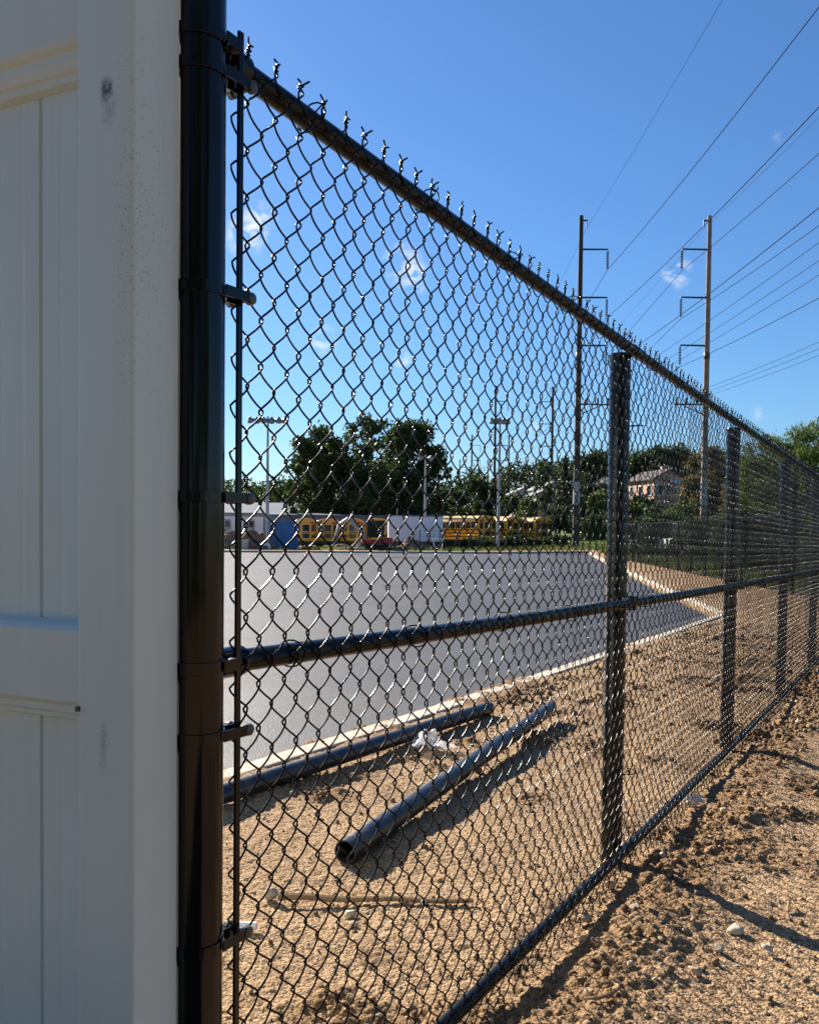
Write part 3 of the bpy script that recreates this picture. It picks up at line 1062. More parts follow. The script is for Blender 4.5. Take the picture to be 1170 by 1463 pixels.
def film(name, px, py, size, label, cat, seed, hgt=0.09):
    c = ground_at(px, py)
    rng = np.random.default_rng(seed)
    n = 26
    u = np.linspace(-1, 1, n); A, B = np.meshgrid(u, u, indexing='ij')
    ox, oy = rng.uniform(0, 50, 2)
    r = np.hypot(A, B)
    h = np.abs(vnoise(A * 1.6 + ox, B * 1.6 + oy, 21)) * 2.2 + np.abs(vnoise(A * 4.2 + ox, B * 4.2 + oy, 22)) * 0.9
    out = 1 + 0.9 * vnoise(A * 2 + oy, B * 2 + ox, 23)
    X = A * size * out + 0.25 * size * vnoise(A * 3 + ox, B * 3, 24); Y = B * size * 0.8 * out + 0.25 * size * vnoise(A * 3, B * 3 + oy, 25)
    Z = h * hgt * (1.1 - 0.4 * r) + 0.004
    gz = ground_z(X + c.x, Y + c.y) - c.z
    V = np.stack([X, Y, Z + np.maximum(gz, -0.01)], -1).reshape(-1, 3)
    keep = (r + 0.5 * vnoise(A * 2.5 + ox, B * 2.5 + oy, 26)) < 1.02
    idx = np.arange(n * n).reshape(n, n)
    F = []
    for i in range(n - 1):
        for j in range(n - 1):
            if keep[i, j] and keep[i + 1, j] and keep[i, j + 1] and keep[i + 1, j + 1]:
                F.append((idx[i, j], idx[i + 1, j], idx[i + 1, j + 1], idx[i, j + 1]))
    o = link(name, mesh_np(name, V, F, M_FILM, True), None, c)
    return tag(o, label, cat)


film('plastic_bag', 612, 1072, 0.15, 'crumpled clear white plastic bag lying on the dirt between the two black pipes', 'plastic bag', 3, 0.11)
film('plastic_scrap', 986, 1146, 0.07, 'small torn scrap of white plastic caught under the fence edge', 'plastic scrap', 9, 0.07)

# a long stake and small debris
a = ground_at(398, 1290); b_ = ground_at(676, 1296)
st = MB()
pts = [a.lerp(b_, i / 8) for i in range(9)]
st.tube([(p.x, p.y, float(macro(p.x, p.y)) + 0.022 + 0.004 * math.sin(i * 1.7)) for i, p in enumerate(pts)], [0.014, .013, .012, .011, .0105, .01, .0095, .009, .0085], 8)
tag(st.build('stick', M_WOOD, None, True), 'long thin straight wooden stick lying flat on the sandy dirt', 'stick')
a = ground_at(338, 1332); b_ = ground_at(367, 1334)
st = MB().tube([(p.x, p.y, p.z + 0.022) for p in (a, a.lerp(b_, .5), b_)], 0.012, 12)
tag(st.build('pipe_offcut', M_WHITE, None, True), 'short white plastic pipe offcut lying beside the black end post', 'pipe offcut')
g0 = ground_at(842, 1441)
rt = [(g0.x + x, g0.y + y, g0.z + 0.008 + z) for x, y, z in ((-.015, -.01, .0), (.02, -.02, .008), (.055, -.012, .014), (.082, .012, .018), (.092, .045, .01), (.088, .075, 0))]
tag(MB().tube(rt, [.004, .006, .007, .006, .005, .003], 7).build('twig', M_WOOD, None, True), 'short curved twig beside the small rusty orange stone', 'twig')
g0 = ground_at(1127, 1302)
rt = [(g0.x + x, g0.y + y, g0.z + z) for x, y, z in ((-.02, -.03, .006), (-.005, 0, .02), (.01, .03, .026), (.03, .055, .012))]
tag(MB().tube(rt, [.002, .005, .005, .001], 6).build('dead_leaf', M_WOOD, None, True), 'thin dry brown leaf standing on the dirt above the post shadow', 'leaf')

ICO = None


def ico(sub):
    import bmesh
    bm = bmesh.new(); bmesh.ops.create_icosphere(bm, subdivisions=sub, radius=1)
    V = np.array([v.co[:] for v in bm.verts]); F = np.array([[v.index for v in f.verts] for f in bm.faces])
    bm.free(); return V, F


ICO1, ICO2, ICO3 = ico(1), ico(2), ico(3)


def stone_mesh(seed, sx, sy, sz, m, base=None):
    V, F = base or ICO2
    rng = np.random.default_rng(seed)
    V = V.copy()
    for _ in range(11):                      # chop flat facets
        d = rng.normal(size=3); d /= np.linalg.norm(d)
        h = rng.uniform(0.48, 0.82)
        k = V @ d
        V = V - np.outer(np.maximum(k - h, 0), d) * 0.95
    V += rng.normal(size=V.shape) * 0.022
    V = V * np.array([sx, sy, sz])
    return mesh_np('stone', V, F, m)


STONES = [
    (946, 1228, 15, .8, M_ST_PALE, 'round pale stone standing alone above the post shadow by the fence'),
    (870, 1268, 20, .75, M_ST_TAN, 'tan angular stone right at the foot of the nearest line post'),
    (836, 1312, 25, .6, M_ST_TAN, 'large tan stone beside the bottom rail, left of the long rail shadow'),
    (833, 1347, 17, .9, M_ST_TAN, 'upright tan stone below the large tan stone by the rail shadow'),
    (907, 1309, 20, .6, M_ST_GREY, 'grey white stone on the right rim of the rail shadow'),
    (1050, 1331, 28, .35, M_ST_PALE, 'flat white slab of stone lying on the edge of the post shadow'),
    (1097, 1357, 21, .6, M_ST_PALE, 'pale stone under the lower edge of the post shadow, right of the flat slab'),
    (1028, 1359, 17, .8, M_ST_GREY, 'grey angular stone with a sharp shadow just below the flat white slab'),
    (993, 1393, 25, .6, M_ST_TAN, 'broad tan stone casting a dark shadow on the open dirt'),
    (957, 1396, 16, .9, M_ST_BROWN, 'brown upright stone left of the broad tan stone'),
    (841, 1428, 18, .7, M_ST_TAN, 'tan stone near the bottom of the picture left of the rusty stone'),
    (868, 1431, 19, .9, M_ST_RUST, 'rusty orange stone beside the curved twig'),
    (860, 1376, 13, .9, M_ST_GREY, 'small grey stone lying inside the long rail shadow'),
    (873, 1360, 20, .8, M_ST_BROWN, 'dark brown clod like stone on the edge of the rail shadow'),
    (1084, 1071, 16, .7, M_ST_GREY, 'grey stone beside the shadow of the second line post'),
    (1035, 1166, 17, .5, M_ST_PALE, 'pale stone lying far up the dirt beside the fence shadow'),
    (1099, 1280, 11, .8, M_ST_PALE, 'small round white stone above the churned patch at the right'),
    (1151, 1405, 14, .7, M_ST_BROWN, 'small dark stone near the lower right corner'),
    (387, 1284, 22, 1.0, M_ST_GREY, 'grey lumpy stone at the left end of the long stick'),
    (500, 1312, 24, .7, M_ST_PALE, 'white stone lying just below the middle of the stick'),
    (505, 1328, 18, .6, M_ST_TAN, 'tan stone touching the white stone below the stick'),
    (605, 1296, 15, .7, M_ST_PALE, 'pale stone lying against the right part of the stick'),
    (452, 1167, 13, .7, M_ST_GREY, 'grey stone on the sand left of the pipe opening'),
    (480, 1256, 12, .7, M_ST_PALE, 'small white stone just below the pipe opening'),
    (418, 1140, 13, .7, M_ST_TAN, 'tan stone in the shadow strip of the pipe along the kerb'),
]
for i, (px, py, sz, flat, m, lab) in enumerate(STONES):
    g = ground_at(px, py)
    w = sz * g.y / FPX / 2
    o = link('stone', stone_mesh(100 + i, w, w * random.uniform(.75, 1.0), w * flat, m, ICO3 if i < 14 else ICO2), None,
             (g.x, g.y, float(macro(g.x, g.y)) * .4 + g.z * .6 + 0.006 + w * flat * 0.55), (random.uniform(-.25, .25), random.uniform(-.25, .25), random.uniform(-.5, .5)))
    tag(o, lab, 'stone')
pool = [stone_mesh(300 + i, 1, random.uniform(.7, 1), random.uniform(.5, .8), m) for i, m in enumerate([M_ST_TAN, M_ST_PALE, M_ST_TAN, M_ST_GREY, M_ST_TAN, M_ST_BROWN])]
cnt = 0
while cnt < 60:
    px, py = random.uniform(900, 1168), random.uniform(985, 1455)
    g = ground_at(px, py)
    yl = (g.x - P0[0]) * NB[0] + (g.y - P0[1]) * NB[1]
    if yl > -0.12: continue
    w = random.uniform(3.5, 6.5) * g.y / FPX * (0.8 if g.y > 5 else 1)
    o = link('stone', random.choice(pool), None, (g.x, g.y, g.z + w * 0.2), (random.uniform(-.3, .3), random.uniform(-.3, .3), random.uniform(0, 6)))
    o.scale = (w, w, w)
    tag(o, 'small loose stone scattered on the dirt in front of the fence', 'stone', 'small stones strewn in front of the fence')
    cnt += 1
cnt = 0
while cnt < 40:
    px, py = random.uniform(335, 860), random.uniform(1040, 1455)
    g = ground_at(px, py)
    yl = (g.x - P0[0]) * NB[0] + (g.y - P0[1]) * NB[1]
    if yl < 0.12 or yl > 1.9: continue
    w = random.uniform(3.0, 5.5) * g.y / FPX
    o = link('stone', random.choice(pool), None, (g.x, g.y, g.z + w * 0.2), (random.uniform(-.3, .3), random.uniform(-.3, .3), random.uniform(0, 6)))
    o.scale = (w, w, w)
    tag(o, 'small loose stone on the sandy strip behind the fence', 'stone', 'small stones strewn behind the fence')
    cnt += 1


def clods():
    n = 110000
    s = RNG.uniform(-0.8, 15, n) ; yl = RNG.uniform(-3.2, 2.1, n)
    p = P0[None, :] + s[:, None] * U[None, :] + yl[:, None] * NB[None, :]
    x, y = p[:, 0], p[:, 1]
    rm = rough_mask(x, y)
    keep = (RNG.random(n) < (0.16 + 0.8 * rm ** 1.5)) & (y > 1.5)
    x, y, rm = x[keep], y[keep], rm[keep]
    n = len(x)
    size = np.exp(RNG.normal(-5.2, 0.50, n)) * (0.7 + 0.5 * rm)
    size = np.clip(size, 0.0025, 0.026) * np.clip(y / 4.0, 1.0, 2.0)
    V, F = ICO1
    q = RNG.normal(size=(n, 3, 3)); q, _ = np.linalg.qr(q)
    sc = RNG.uniform(0.55, 1.15, (n, 3))
    VV = V[None] * (1 + 0.22 * RNG.normal(size=(n, len(V), 1))) * sc[:, None, :]
    VV = np.einsum('nij,nkj->nki', q, VV) * size[:, None, None]
    z = ground_z(x, y) + size * 0.25
    VV += np.stack([x, y, z], -1)[:, None, :]
    FF = F[None] + (np.arange(n) * len(V))[:, None, None]
    link('dirt_clods', mesh_np('dirt_clods', VV.reshape(-1, 3), FF.reshape(-1, 3), M_CLOD), kind='stuff')


clods()

# ------------------------------------------------------------------ trees and shrubs
def leaf_cloud(centres, radii, per, size, rng, droop=0.0):
    """leaf-sized quads on and in a set of clumps"""
    P = []
    for c, r in zip(centres, radii):
        n = max(12, int(per * (r ** 2)))
        d = rng.normal(size=(n, 3)); d /= np.linalg.norm(d, axis=1)[:, None]
        rad = r * (1 - 0.55 * rng.random(n) ** 2.0)
        wob = 1 + 0.25 * rng.normal(size=n)
        P.append(c + d * (rad * wob)[:, None] * np.array([1, 1, 0.8]))
    P = np.vstack(P); n = len(P)
    a = rng.normal(size=(n, 3)); a /= np.linalg.norm(a, axis=1)[:, None]
    b = rng.normal(size=(n, 3)); b -= a * (a * b).sum(1)[:, None]; b /= np.linalg.norm(b, axis=1)[:, None]
    if droop: a[:, 2] -= droop; a /= np.linalg.norm(a, axis=1)[:, None]
    s = size * rng.uniform(0.6, 1.3, n)
    a = a * s[:, None]; b = b * s[:, None] * (0.55 if not droop else 0.3)
    V = np.stack([P - a, P - b * 0.9, P + a, P + b * 0.9], 1).reshape(-1, 3)
    F = np.arange(4 * n).reshape(n, 4)
    return V, F


def tree(name, label, base, height, width, mat, seed, leaf=0.3, dens=1.0, trunk_frac=0.2, shape='round', group=None, cat='tree', lean=0.0, fill=1.0):
    rng = np.random.default_rng(seed)
    t = thing(name, label, cat, base, 0, group)
    hw = width / 2
    cs, rs = [], []
    n = int(44 * fill)
    ch = height * (1 - trunk_frac)
    for i in range(n):
        u = rng.random() ** 0.8
        z = trunk_frac * height + ch * (0.06 + 0.86 * u)
        if shape == 'round': env = math.sin(math.pi * (0.12 + 0.80 * u)) ** 0.7
        elif shape == 'cone': env = max(0.10, 1.0 - u) ** 0.9
        elif shape == 'column': env = 0.75 + 0.25 * math.sin(math.pi * u)
        else: env = 0.55 + 0.45 * math.sin(math.pi * (0.2 + 0.7 * u))
        a = rng.uniform(0, 2 * math.pi); rr = hw * env * (0.25 + 0.72 * rng.random() ** 0.6)
        cr = hw * rng.uniform(0.20, 0.36) * (0.6 + 0.4 * env)
        rr = max(0, min(rr, hw * env * 1.05 - cr * 0.5))
        cs.append(np.array([rr * math.cos(a) + lean * u, rr * math.sin(a), z])); rs.append(cr)
    zt = max(c[2] + r for c, r in zip(cs, rs))
    cs.append(np.array([lean + rng.uniform(-.1, .1) * hw, 0, height - hw * 0.22])); rs.append(hw * 0.24)
    V, F = leaf_cloud(cs, rs, dens * 14 / (leaf ** 2) * 0.95, leaf, rng, 0.9 if shape == 'weep' else 0.0)
    ok = V[:, 2].reshape(-1, 4).min(1) > -0.1
    F = F[ok]
    link('crown', mesh_np('crown', V, F, mat), t)
    b = MB()
    tr = max(0.06, height * 0.020)
    top = trunk_frac * height + ch * 0.6
    pts = [(lean * 0.5 * (q / 6) ** 2 + 0.02 * height * math.sin(q * 1.3 + seed), 0.015 * height * math.cos(q * 1.1 + seed), -0.3 + (top + 0.3) * q / 6) for q in range(7)]
    b.tube(pts, [tr * (1.25 - 0.95 * q / 6) for q in range(7)], 8)
    b.build('trunk', M_BARK, t, True)
    bb = MB()
    for i in rng.choice(len(cs), min(9, len(cs)), replace=False):
        c = cs[i]
        k = min(5, max(1, int(6 * max(0.1, (c[2] - hw * 0.5)) / top)))
        p0 = np.array(pts[k])
        mid = (p0 + c) / 2 + np.array([0, 0, -0.1 * hw])
        bb.tube([p0, mid, c], [tr * 0.42, tr * 0.28, tr * 0.1], 5)
    bb.build('limbs', M_BARK, t, True)
    return t


def px_tree(px, ytop, ybase, wpx, depth, name, label, mat, seed, **kw):
    p = at(px, ybase, depth); q = at(px, ytop, depth)
    gz = float(macro(p.x, p.y))
    return tree(name, label, (p.x, p.y, gz), q.z - gz, wpx * depth / FPX, mat, seed, **kw)


GT = 'trees beyond the parking lot'
px_tree(458, 606, 757, 92, 118, 'tree', 'big dark tree with a loose left edge, leftmost of the tall trees behind the buses', L_DARK, 1, leaf=.30, trunk_frac=.06, shape='full', fill=1.5)
px_tree(420, 655, 757, 30, 112, 'tree', 'small bright green bush like tree at the left foot of the tall trees', L_MID, 31, leaf=.28, trunk_frac=.02, shape='full')
px_tree(523, 588, 757, 78, 128, 'tree', 'tallest loose green tree between the two dark trees behind the buses', L_MID, 2, leaf=.30, trunk_frac=.10, shape='full', fill=1.3, dens=.7)
px_tree(590, 598, 757, 92, 116, 'tree', 'dense dark tree with a rounded top, right one of the tall trees behind the buses', L_DARK, 3, leaf=.30, trunk_frac=.05, shape='full', fill=1.6)
px_tree(628, 645, 757, 34, 117, 'tree', 'smaller dark tree leaning on the right side of the dense dark tree', L_DARK, 4, leaf=.28, trunk_frac=.04, shape='full')
px_tree(545, 660, 757, 120, 114, 'tree', 'low dark undergrowth tree filling the gap between the tall trees', L_DARK, 5, leaf=.30, trunk_frac=.02, shape='full', fill=1.4)
for i, (px, yt, w, dep, m) in enumerate(((655, 688, 38, 122, L_DARK), (682, 680, 40, 126, L_MID), (706, 690, 34, 124, L_DARK), (732, 706, 36, 118, L_MID), (755, 712, 36, 112, L_LIGHT))):
    px_tree(px, yt, 757, w, dep, 'tree', ('low dark tree just right of the tall group, behind the yellow buses', 'low mid green tree, tallest of the low ones behind the yellow buses',
            'low dark tree beside the far floodlight pole', 'low mid green tree left of the grey house', 'low light green tree in front of the cream house')[i], m, 40 + i, leaf=.28, trunk_frac=.03, shape='full')
px_tree(776, 655, 735, 26, 122, 'conifer', 'dark rounded evergreen left of the tall left utility pole', L_DARK, 6, leaf=.25, trunk_frac=.05, shape='column')
px_tree(806, 650, 735, 34, 126, 'conifer', 'dark pointed evergreen just left of the left utility pole', L_DARK, 7, leaf=.25, trunk_frac=.04, shape='cone', fill=1.3)
px_tree(862, 647, 730, 80, 124, 'tree', 'broad dark tree between the left utility pole and the near fence post', L_DARK, 8, leaf=.30, trunk_frac=.08, shape='full', fill=1.4)
px_tree(945, 640, 720, 96, 130, 'tree', 'broad dark tree standing behind the orange brick house', L_DARK, 9, leaf=.30, trunk_frac=.1, shape='full', fill=1.4)
px_tree(1010, 636, 745, 74, 92, 'tree', 'rounded olive brown tree behind the right utility pole', L_OLIVE, 10, leaf=.22, trunk_frac=.05, shape='round', fill=1.6)
px_tree(1100, 618, 770, 105, 64, 'tree', 'large pale green tree showing above the fence top at right', L_LIGHT, 11, leaf=.16, trunk_frac=.04, shape='weep', fill=1.8, dens=.9)
px_tree(1180, 592, 770, 130, 60, 'tree', 'largest feathery green tree at the far right edge above the fence', L_LIGHT, 12, leaf=.16, trunk_frac=.05, shape='weep', fill=1.8, dens=.9)
px_tree(1060, 668, 770, 60, 70, 'tree', 'lower olive tree filling the space under the pale green tree', L_OLIVE, 13, leaf=.18, trunk_frac=.03, shape='full')
px_tree(918, 704, 745, 40, 96, 'tree', 'small round green tree in front of the left corner of the orange house', L_MID, 33, leaf=.2, trunk_frac=.05, shape='full')
px_tree(985, 690, 745, 34, 95, 'tree', 'small olive tree covering the right end of the orange house', L_OLIVE, 34, leaf=.2, trunk_frac=.05, shape='full')
GSH = 'shrubs on the grassy bank'
SHL = ['bushy green shrub just left of the foot of the near left utility pole', 'bushy green shrub right behind the foot of the near left utility pole',
       'light green bush on the bank midway between the left pole and the near fence post', 'low green bush at the front of the grassy bank near the lot corner',
       'green bush showing at the left edge of the nearest line post', 'light green bush showing at the right edge of the nearest line post',
       'low green bush below the orange house', 'light green bush below the white porch', 'dark green bush high on the bank under the broad dark tree',
       'dark green bush beside the white guard sleeve of the left pole', 'light green bush at the left foot of the olive tree']
for i, (px, yt, yb, w, dep, m) in enumerate(((800, 722, 765, 30, 96, L_MID), (828, 706, 770, 40, 98, L_MID), (858, 700, 768, 44, 96, L_LIGHT), (845, 735, 775, 40, 86, L_MID),
                                             (880, 722, 768, 36, 88, L_MID), (905, 715, 765, 36, 92, L_LIGHT), (930, 722, 764, 34, 86, L_MID), (955, 725, 764, 34, 90, L_LIGHT),
                                             (870, 690, 740, 40, 108, L_DARK), (838, 690, 740, 40, 110, L_DARK), (975, 715, 760, 36, 84, L_LIGHT))):
    px_tree(px, yt, yb, w, dep, 'shrub', SHL[i], m, 60 + i, leaf=.20, trunk_frac=.02, shape='full', cat='shrub', group=GSH)
GH = 'dark shrubs behind the far chain link fence'
for i in range(14):
    z = 27 + i * 3.4
    x = 9.84 + .0977 * (z - 18.7) + 3.0 + (i % 3) * 1.6
    tree('shrub', 'dark green shrub growing close behind the far chain link fence', (x, z, float(macro(x, z))), random.uniform(2.1, 3.2), random.uniform(2.8, 3.8),
         L_DARK, 90 + i, leaf=.10, trunk_frac=.02, shape='full', cat='shrub', group=GH, dens=.5)
GW = 'weeds below the yellow buses'
for i in range(13):
    px = 640 + i * 13
    p = at(px, 775, 77.5)
    tree('weed_clump', 'dark weedy clump growing along the kerb in front of the yellow buses', (p.x, p.y + random.uniform(-.5, .8), float(macro(p.x, p.y))), random.uniform(.75, 1.15), random.uniform(1.2, 1.8),
         L_DARK if i % 3 else L_MID, 120 + i, leaf=.09, trunk_frac=.01, shape='full', cat='weeds', group=GW, dens=.6)


def far_woods():
    rng = np.random.default_rng(5)
    cs, rs = [], []
    for i in range(260):
        a = rng.uniform(R(-34), R(30)); d = rng.uniform(235, 300)
        x, y = d * math.sin(a), d * math.cos(a)
        h = rng.uniform(11, 17) + (3 if x > 40 else 0)
        for k in range(3):
            cs.append(np.array([x + rng.uniform(-3, 3), y, float(macro(x, y)) + h * (0.3 + 0.3 * k)])); rs.append(rng.uniform(2.4, 4.0))
    V, F = leaf_cloud(cs, rs, 14, 0.62, rng)
    o = link('distant_woods', mesh_np('distant_woods', V, F, L_MID), kind='stuff')
    tag(o, 'low line of distant green woods along the horizon', 'woods')


far_woods()


def unseen_woods():
    """unseen belt of trees, added behind the viewpoint as a dark reflection for the black post"""
    rng = np.random.default_rng(15)
    cs, rs = [], []
    for i in range(120):
        a_ = rng.uniform(R(-150), R(-30)); d_ = 10.5 + rng.uniform(-1.5, 1.5); x, y = d_ * math.cos(a_), d_ * math.sin(a_)
        cs.append(np.array([x, y, rng.uniform(0.6, 9.0)])); rs.append(rng.uniform(1.0, 1.7))
    V, F = leaf_cloud(cs, rs, 70, 0.24, rng)
    link('woods', mesh_np('woods', V, F, L_DARK), kind='stuff')  # added out of view; darkens what the black post mirrors


unseen_woods()


def grass_stuff():
    rng = np.random.default_rng(8)
    n = 14000
    x = rng.uniform(-22, 24, n); y = rng.uniform(73, 82, n)
    keep = (edge_dist(x, y) < -0.3) & (rng.random(n) < np.where(x > 3, 1.0, 0.35))
    x, y = x[keep], y[keep]
    m = 16000
    z2 = rng.uniform(20, 75, m); x2 = 9.84 + .0977 * (z2 - 18.7) + rng.uniform(0.4, 7, m)
    x = np.append(x, x2); y = np.append(y, z2); n = len(x)
    h = rng.uniform(.12, .45, n); a = rng.uniform(0, 6.28, n); w = rng.uniform(.02, .05, n)
    P = np.stack([x, y, macro(x, y) - 0.02], -1)
    dx = np.stack([np.cos(a), np.sin(a), 0 * a], -1) * w[:, None]
    tip = np.stack([rng.normal(0, .1, n), rng.normal(0, .1, n), h], -1)
    V = np.stack([P - dx, P + dx, P + tip], 1).reshape(-1, 3)
    F = np.arange(3 * n).reshape(n, 3)
    o = link('verge_grass', mesh_np('verge_grass', V, F, L_GRASS), kind='stuff')
    tag(o, 'rough green grass on the bank and behind the far fence', 'grass')


grass_stuff()

# ------------------------------------------------------------------ utility poles and wires
def insulator_mesh(L=1.7):
    b = MB()
    prof = [(0.03, 0)]
    nd = 11
    for i in range(nd):
        z = -0.12 - (L - 0.2) * i / nd
        prof += [(0.035, z), (0.13, z - 0.03), (0.12, z - 0.06), (0.035, z - 0.065)]
    prof += [(0.03, -L)]
    b.lathe(prof, 8)
    return b.mesh('insulator', M_INSUL, True)


INS = insulator_mesh()
PH = 28.4
ARMS = [25.55, 21.45, 17.35]
LOWARM = 12.3
ARM_L = 2.35


def utility_pole(label):
    t = thing('utility_pole', label, 'utility pole', (0, 0, 0), 0, 'utility poles of the power line')
    b = MB().tube([(0, 0, -1.0), (0, 0, PH * 0.5), (0, 0, PH)], [0.30, 0.24, 0.185], 12)
    b.build('pole', M_POLE, t, True)
    for z in ARMS:
        MB().tube([(0.1, 0, z), (ARM_L, 0, z + 0.02)], [0.085, 0.07], 8).build('crossarm', M_DARKMETAL, t, True)
        link('insulator', INS, t, (ARM_L - 0.03, 0, z - 0.03))
    MB().tube([(0.1, 0, LOWARM), (2.7, 0, LOWARM)], 0.07, 8).build('crossarm', M_DARKMETAL, t, True)
    MB().tube([(0.15, 0, LOWARM - 0.9), (2.0, 0, LOWARM - 0.08)], 0.05, 6).build('arm_brace', M_DARKMETAL, t, True)
    for x in (0.75, 1.7, 2.55):
        MB().lathe([(0.05, 0), (0.12, .1), (0.06, .15), (0.13, .25), (0.06, .3), (0.10, .42), (0.04, .5)], 8, (x, 0, LOWARM + 0.07)).build('pin_insulator', M_INSUL, t, True)
    MB().box(0.1, 0.55, -.05, .05, PH - .45, PH - .33).box(0.47, 0.55, -.04, .04, PH - 1.0, PH - .45).build('top_bracket', M_DARKMETAL, t)
    MB().lathe([(0.275, 3.6), (0.30, 3.62), (0.30, 5.6), (0.275, 5.62)], 12).build('guard_sleeve', M_GREYP, t, True)
    MB().lathe([(0.245, 16.2), (0.262, 16.22), (0.262, 16.7), (0.245, 16.72)], 12).build('pole_band', M_DARKMETAL, t, True)
    return t


PAIRS = [(76, 14.40, 25.42), (163, 15.6, 26.2), (240, 16.7, 26.8), (318, 17.8, 28.0), (396, 18.5, 28.6)]
protoL = utility_pole('tall wooden utility pole, nearer left one, with arms reaching right beyond the parking lot')
LBL_L = [None, 'second utility pole of the left row, beside the far floodlight', 'third utility pole of the left row, thin against the sky',
         'fourth utility pole of the left row, thin against the sky', 'farthest utility pole of the left row, faint near the trees']
LBL_R = ['tall wooden utility pole, nearer right one, with arms reaching left above the olive tree', 'second utility pole of the right row, left of the evergreens',
         'third utility pole of the right row, thin against the sky', 'fourth utility pole of the right row, thin against the sky', 'farthest utility pole of the right row, faint near the trees']
for i, (z, xl, xr) in enumerate(PAIRS):
    o = protoL if i == 0 else copy_tree(protoL)
    base = [0.25, 0.2, -0.3, -0.6, -0.8][i]
    o.location = (xl, z, base)
    if LBL_L[i]: o['label'] = LBL_L[i]
    o = copy_tree(protoL)
    o.location = (xr, z, base + (0.1 if i == 0 else 0)); o.rotation_euler = (0, 0, math.pi)
    o['label'] = LBL_R[i]
    if i == 0:
        for ch in kids(o):
            if ch.name.startswith('pole') and 'band' not in ch.name:
                ch.data = ch.data.copy(); ch.data.materials[0] = M_POLE_PALE

SPAN0 = -9.0


def cable(xs_, hs, sag, r, label):
    pts = []
    zs = [SPAN0] + [p[0] for p in PAIRS]
    for i in range(len(zs) - 1):
        for q in range(24 if i == 0 else 12):
            u = q / (24 if i == 0 else 12)
            pts.append((xs_[i] + (xs_[i + 1] - xs_[i]) * u, zs[i] + (zs[i + 1] - zs[i]) * u, hs[i] + (hs[i + 1] - hs[i]) * u - 4 * sag * u * (1 - u)))
    pts.append((xs_[-1], zs[-1], hs[-1]))
    o = MB().tube(pts, r, 5).build('power_cable', M_CABLE, None, True)
    return tag(o, label, 'power line', 'overhead power line cables')


bases = [0.25, 0.25, 0.2, -0.3, -0.6, -0.8]
ordn = ['upper', 'middle', 'lower']
for side in ('L', 'R'):
    xs_p = [PAIRS[0][1 if side == 'L' else 2] - 0.9] + [p[1 if side == 'L' else 2] for p in PAIRS]
    sg = 1 if side == 'L' else -1
    nm = 'left' if side == 'L' else 'right'
    for z, w in zip(ARMS, ordn):
        cable([x + sg * (ARM_L - .03) for x in xs_p], [b + z - 1.73 for b in bases], 1.3, 0.022, f'{w} conductor cable hanging from the arms of the {nm} row of poles')
    cable([x + sg * 0.5 for x in xs_p], [b + PH - 1.0 for b in bases], 0.9, 0.010, f'thin top wire running from pole top to pole top of the {nm} row')
    for x_, w in zip((0.75, 1.7, 2.55), ('innermost', 'middle', 'outermost')):
        cable([x + sg * x_ for x in xs_p], [b + LOWARM + 0.55 for b in bases], 1.1, 0.012, f'{w} thin wire on the lowest arm of the {nm} row of poles')

# ------------------------------------------------------------------ floodlight poles
def floodlight(nm_bar, px, ytop, depth, n, span, label, rz=0.0):
    top = at(px, ytop, depth)
    base = float(macro(top.x, top.y))
    t = thing('floodlight_pole', label, 'light pole', (top.x, top.y, base), rz)
    h = top.z - base
    MB().tube([(0, 0, -.3), (0, 0, h * .5), (0, 0, h + .25)], [0.17, .13, .08], 12).build('pole', M_GALV, t, True)
    MB().tube([(-span / 2, 0, h), (span / 2, 0, h)], 0.05, 8).build('crossbar', M_LAMP, t, True)
    dome = MB().lathe([(0.05, .32), (0.12, .30), (0.16, .14), (0.30, 0.0), (0.33, -.12), (0.30, -.15)], 14).mesh('floodlight', M_LAMP, True)
    lens = MB().lathe([(0.29, -.155), (0.20, -.20), (0.05, -.215)], 14).mesh('lens', M_LENS, True)
    for i in range(n):
        x = -span / 2 + span * i / (n - 1)
        f = link('floodlight', dome, t, (x, -0.05, h - 0.10), (R(42 if i % 2 else 28), R(-22 if i < n / 2 else 22), 0))
        link('lens', lens, f)
    return t


floodlight('a', 383, 599, 74.5, 6, 2.9, 'tall galvanised floodlight pole with six round lamps, leftmost, beside the blue container')
floodlight('b', 714, 600, 76.5, 5, 1.3, 'tall galvanised floodlight pole with clustered lamps, standing before the right hand buses')
floodlight('c', 608, 653, 95, 2, 1.1, 'shorter floodlight pole with two lamps behind the white box trailer')

# ------------------------------------------------------------------ vehicles
def wheel(parent, x, y, r, w):
    o = MB().lathe([(r * .55, -w / 2), (r * .92, -w / 2), (r, -w * .35), (r, w * .35), (r * .92, w / 2), (r * .55, w / 2)], 18, (0, 0, 0), 'x').build('wheel', M_RUBBER, parent, True)
    o.location = (x, y, r)
    MB().lathe([(r * .25, -w * .45), (r * .54, -w * .36), (r * .54, w * .36), (r * .25, w * .45)], 12, (0, 0, 0), 'x').build('rim', M_GREYP, o, True)
    return o


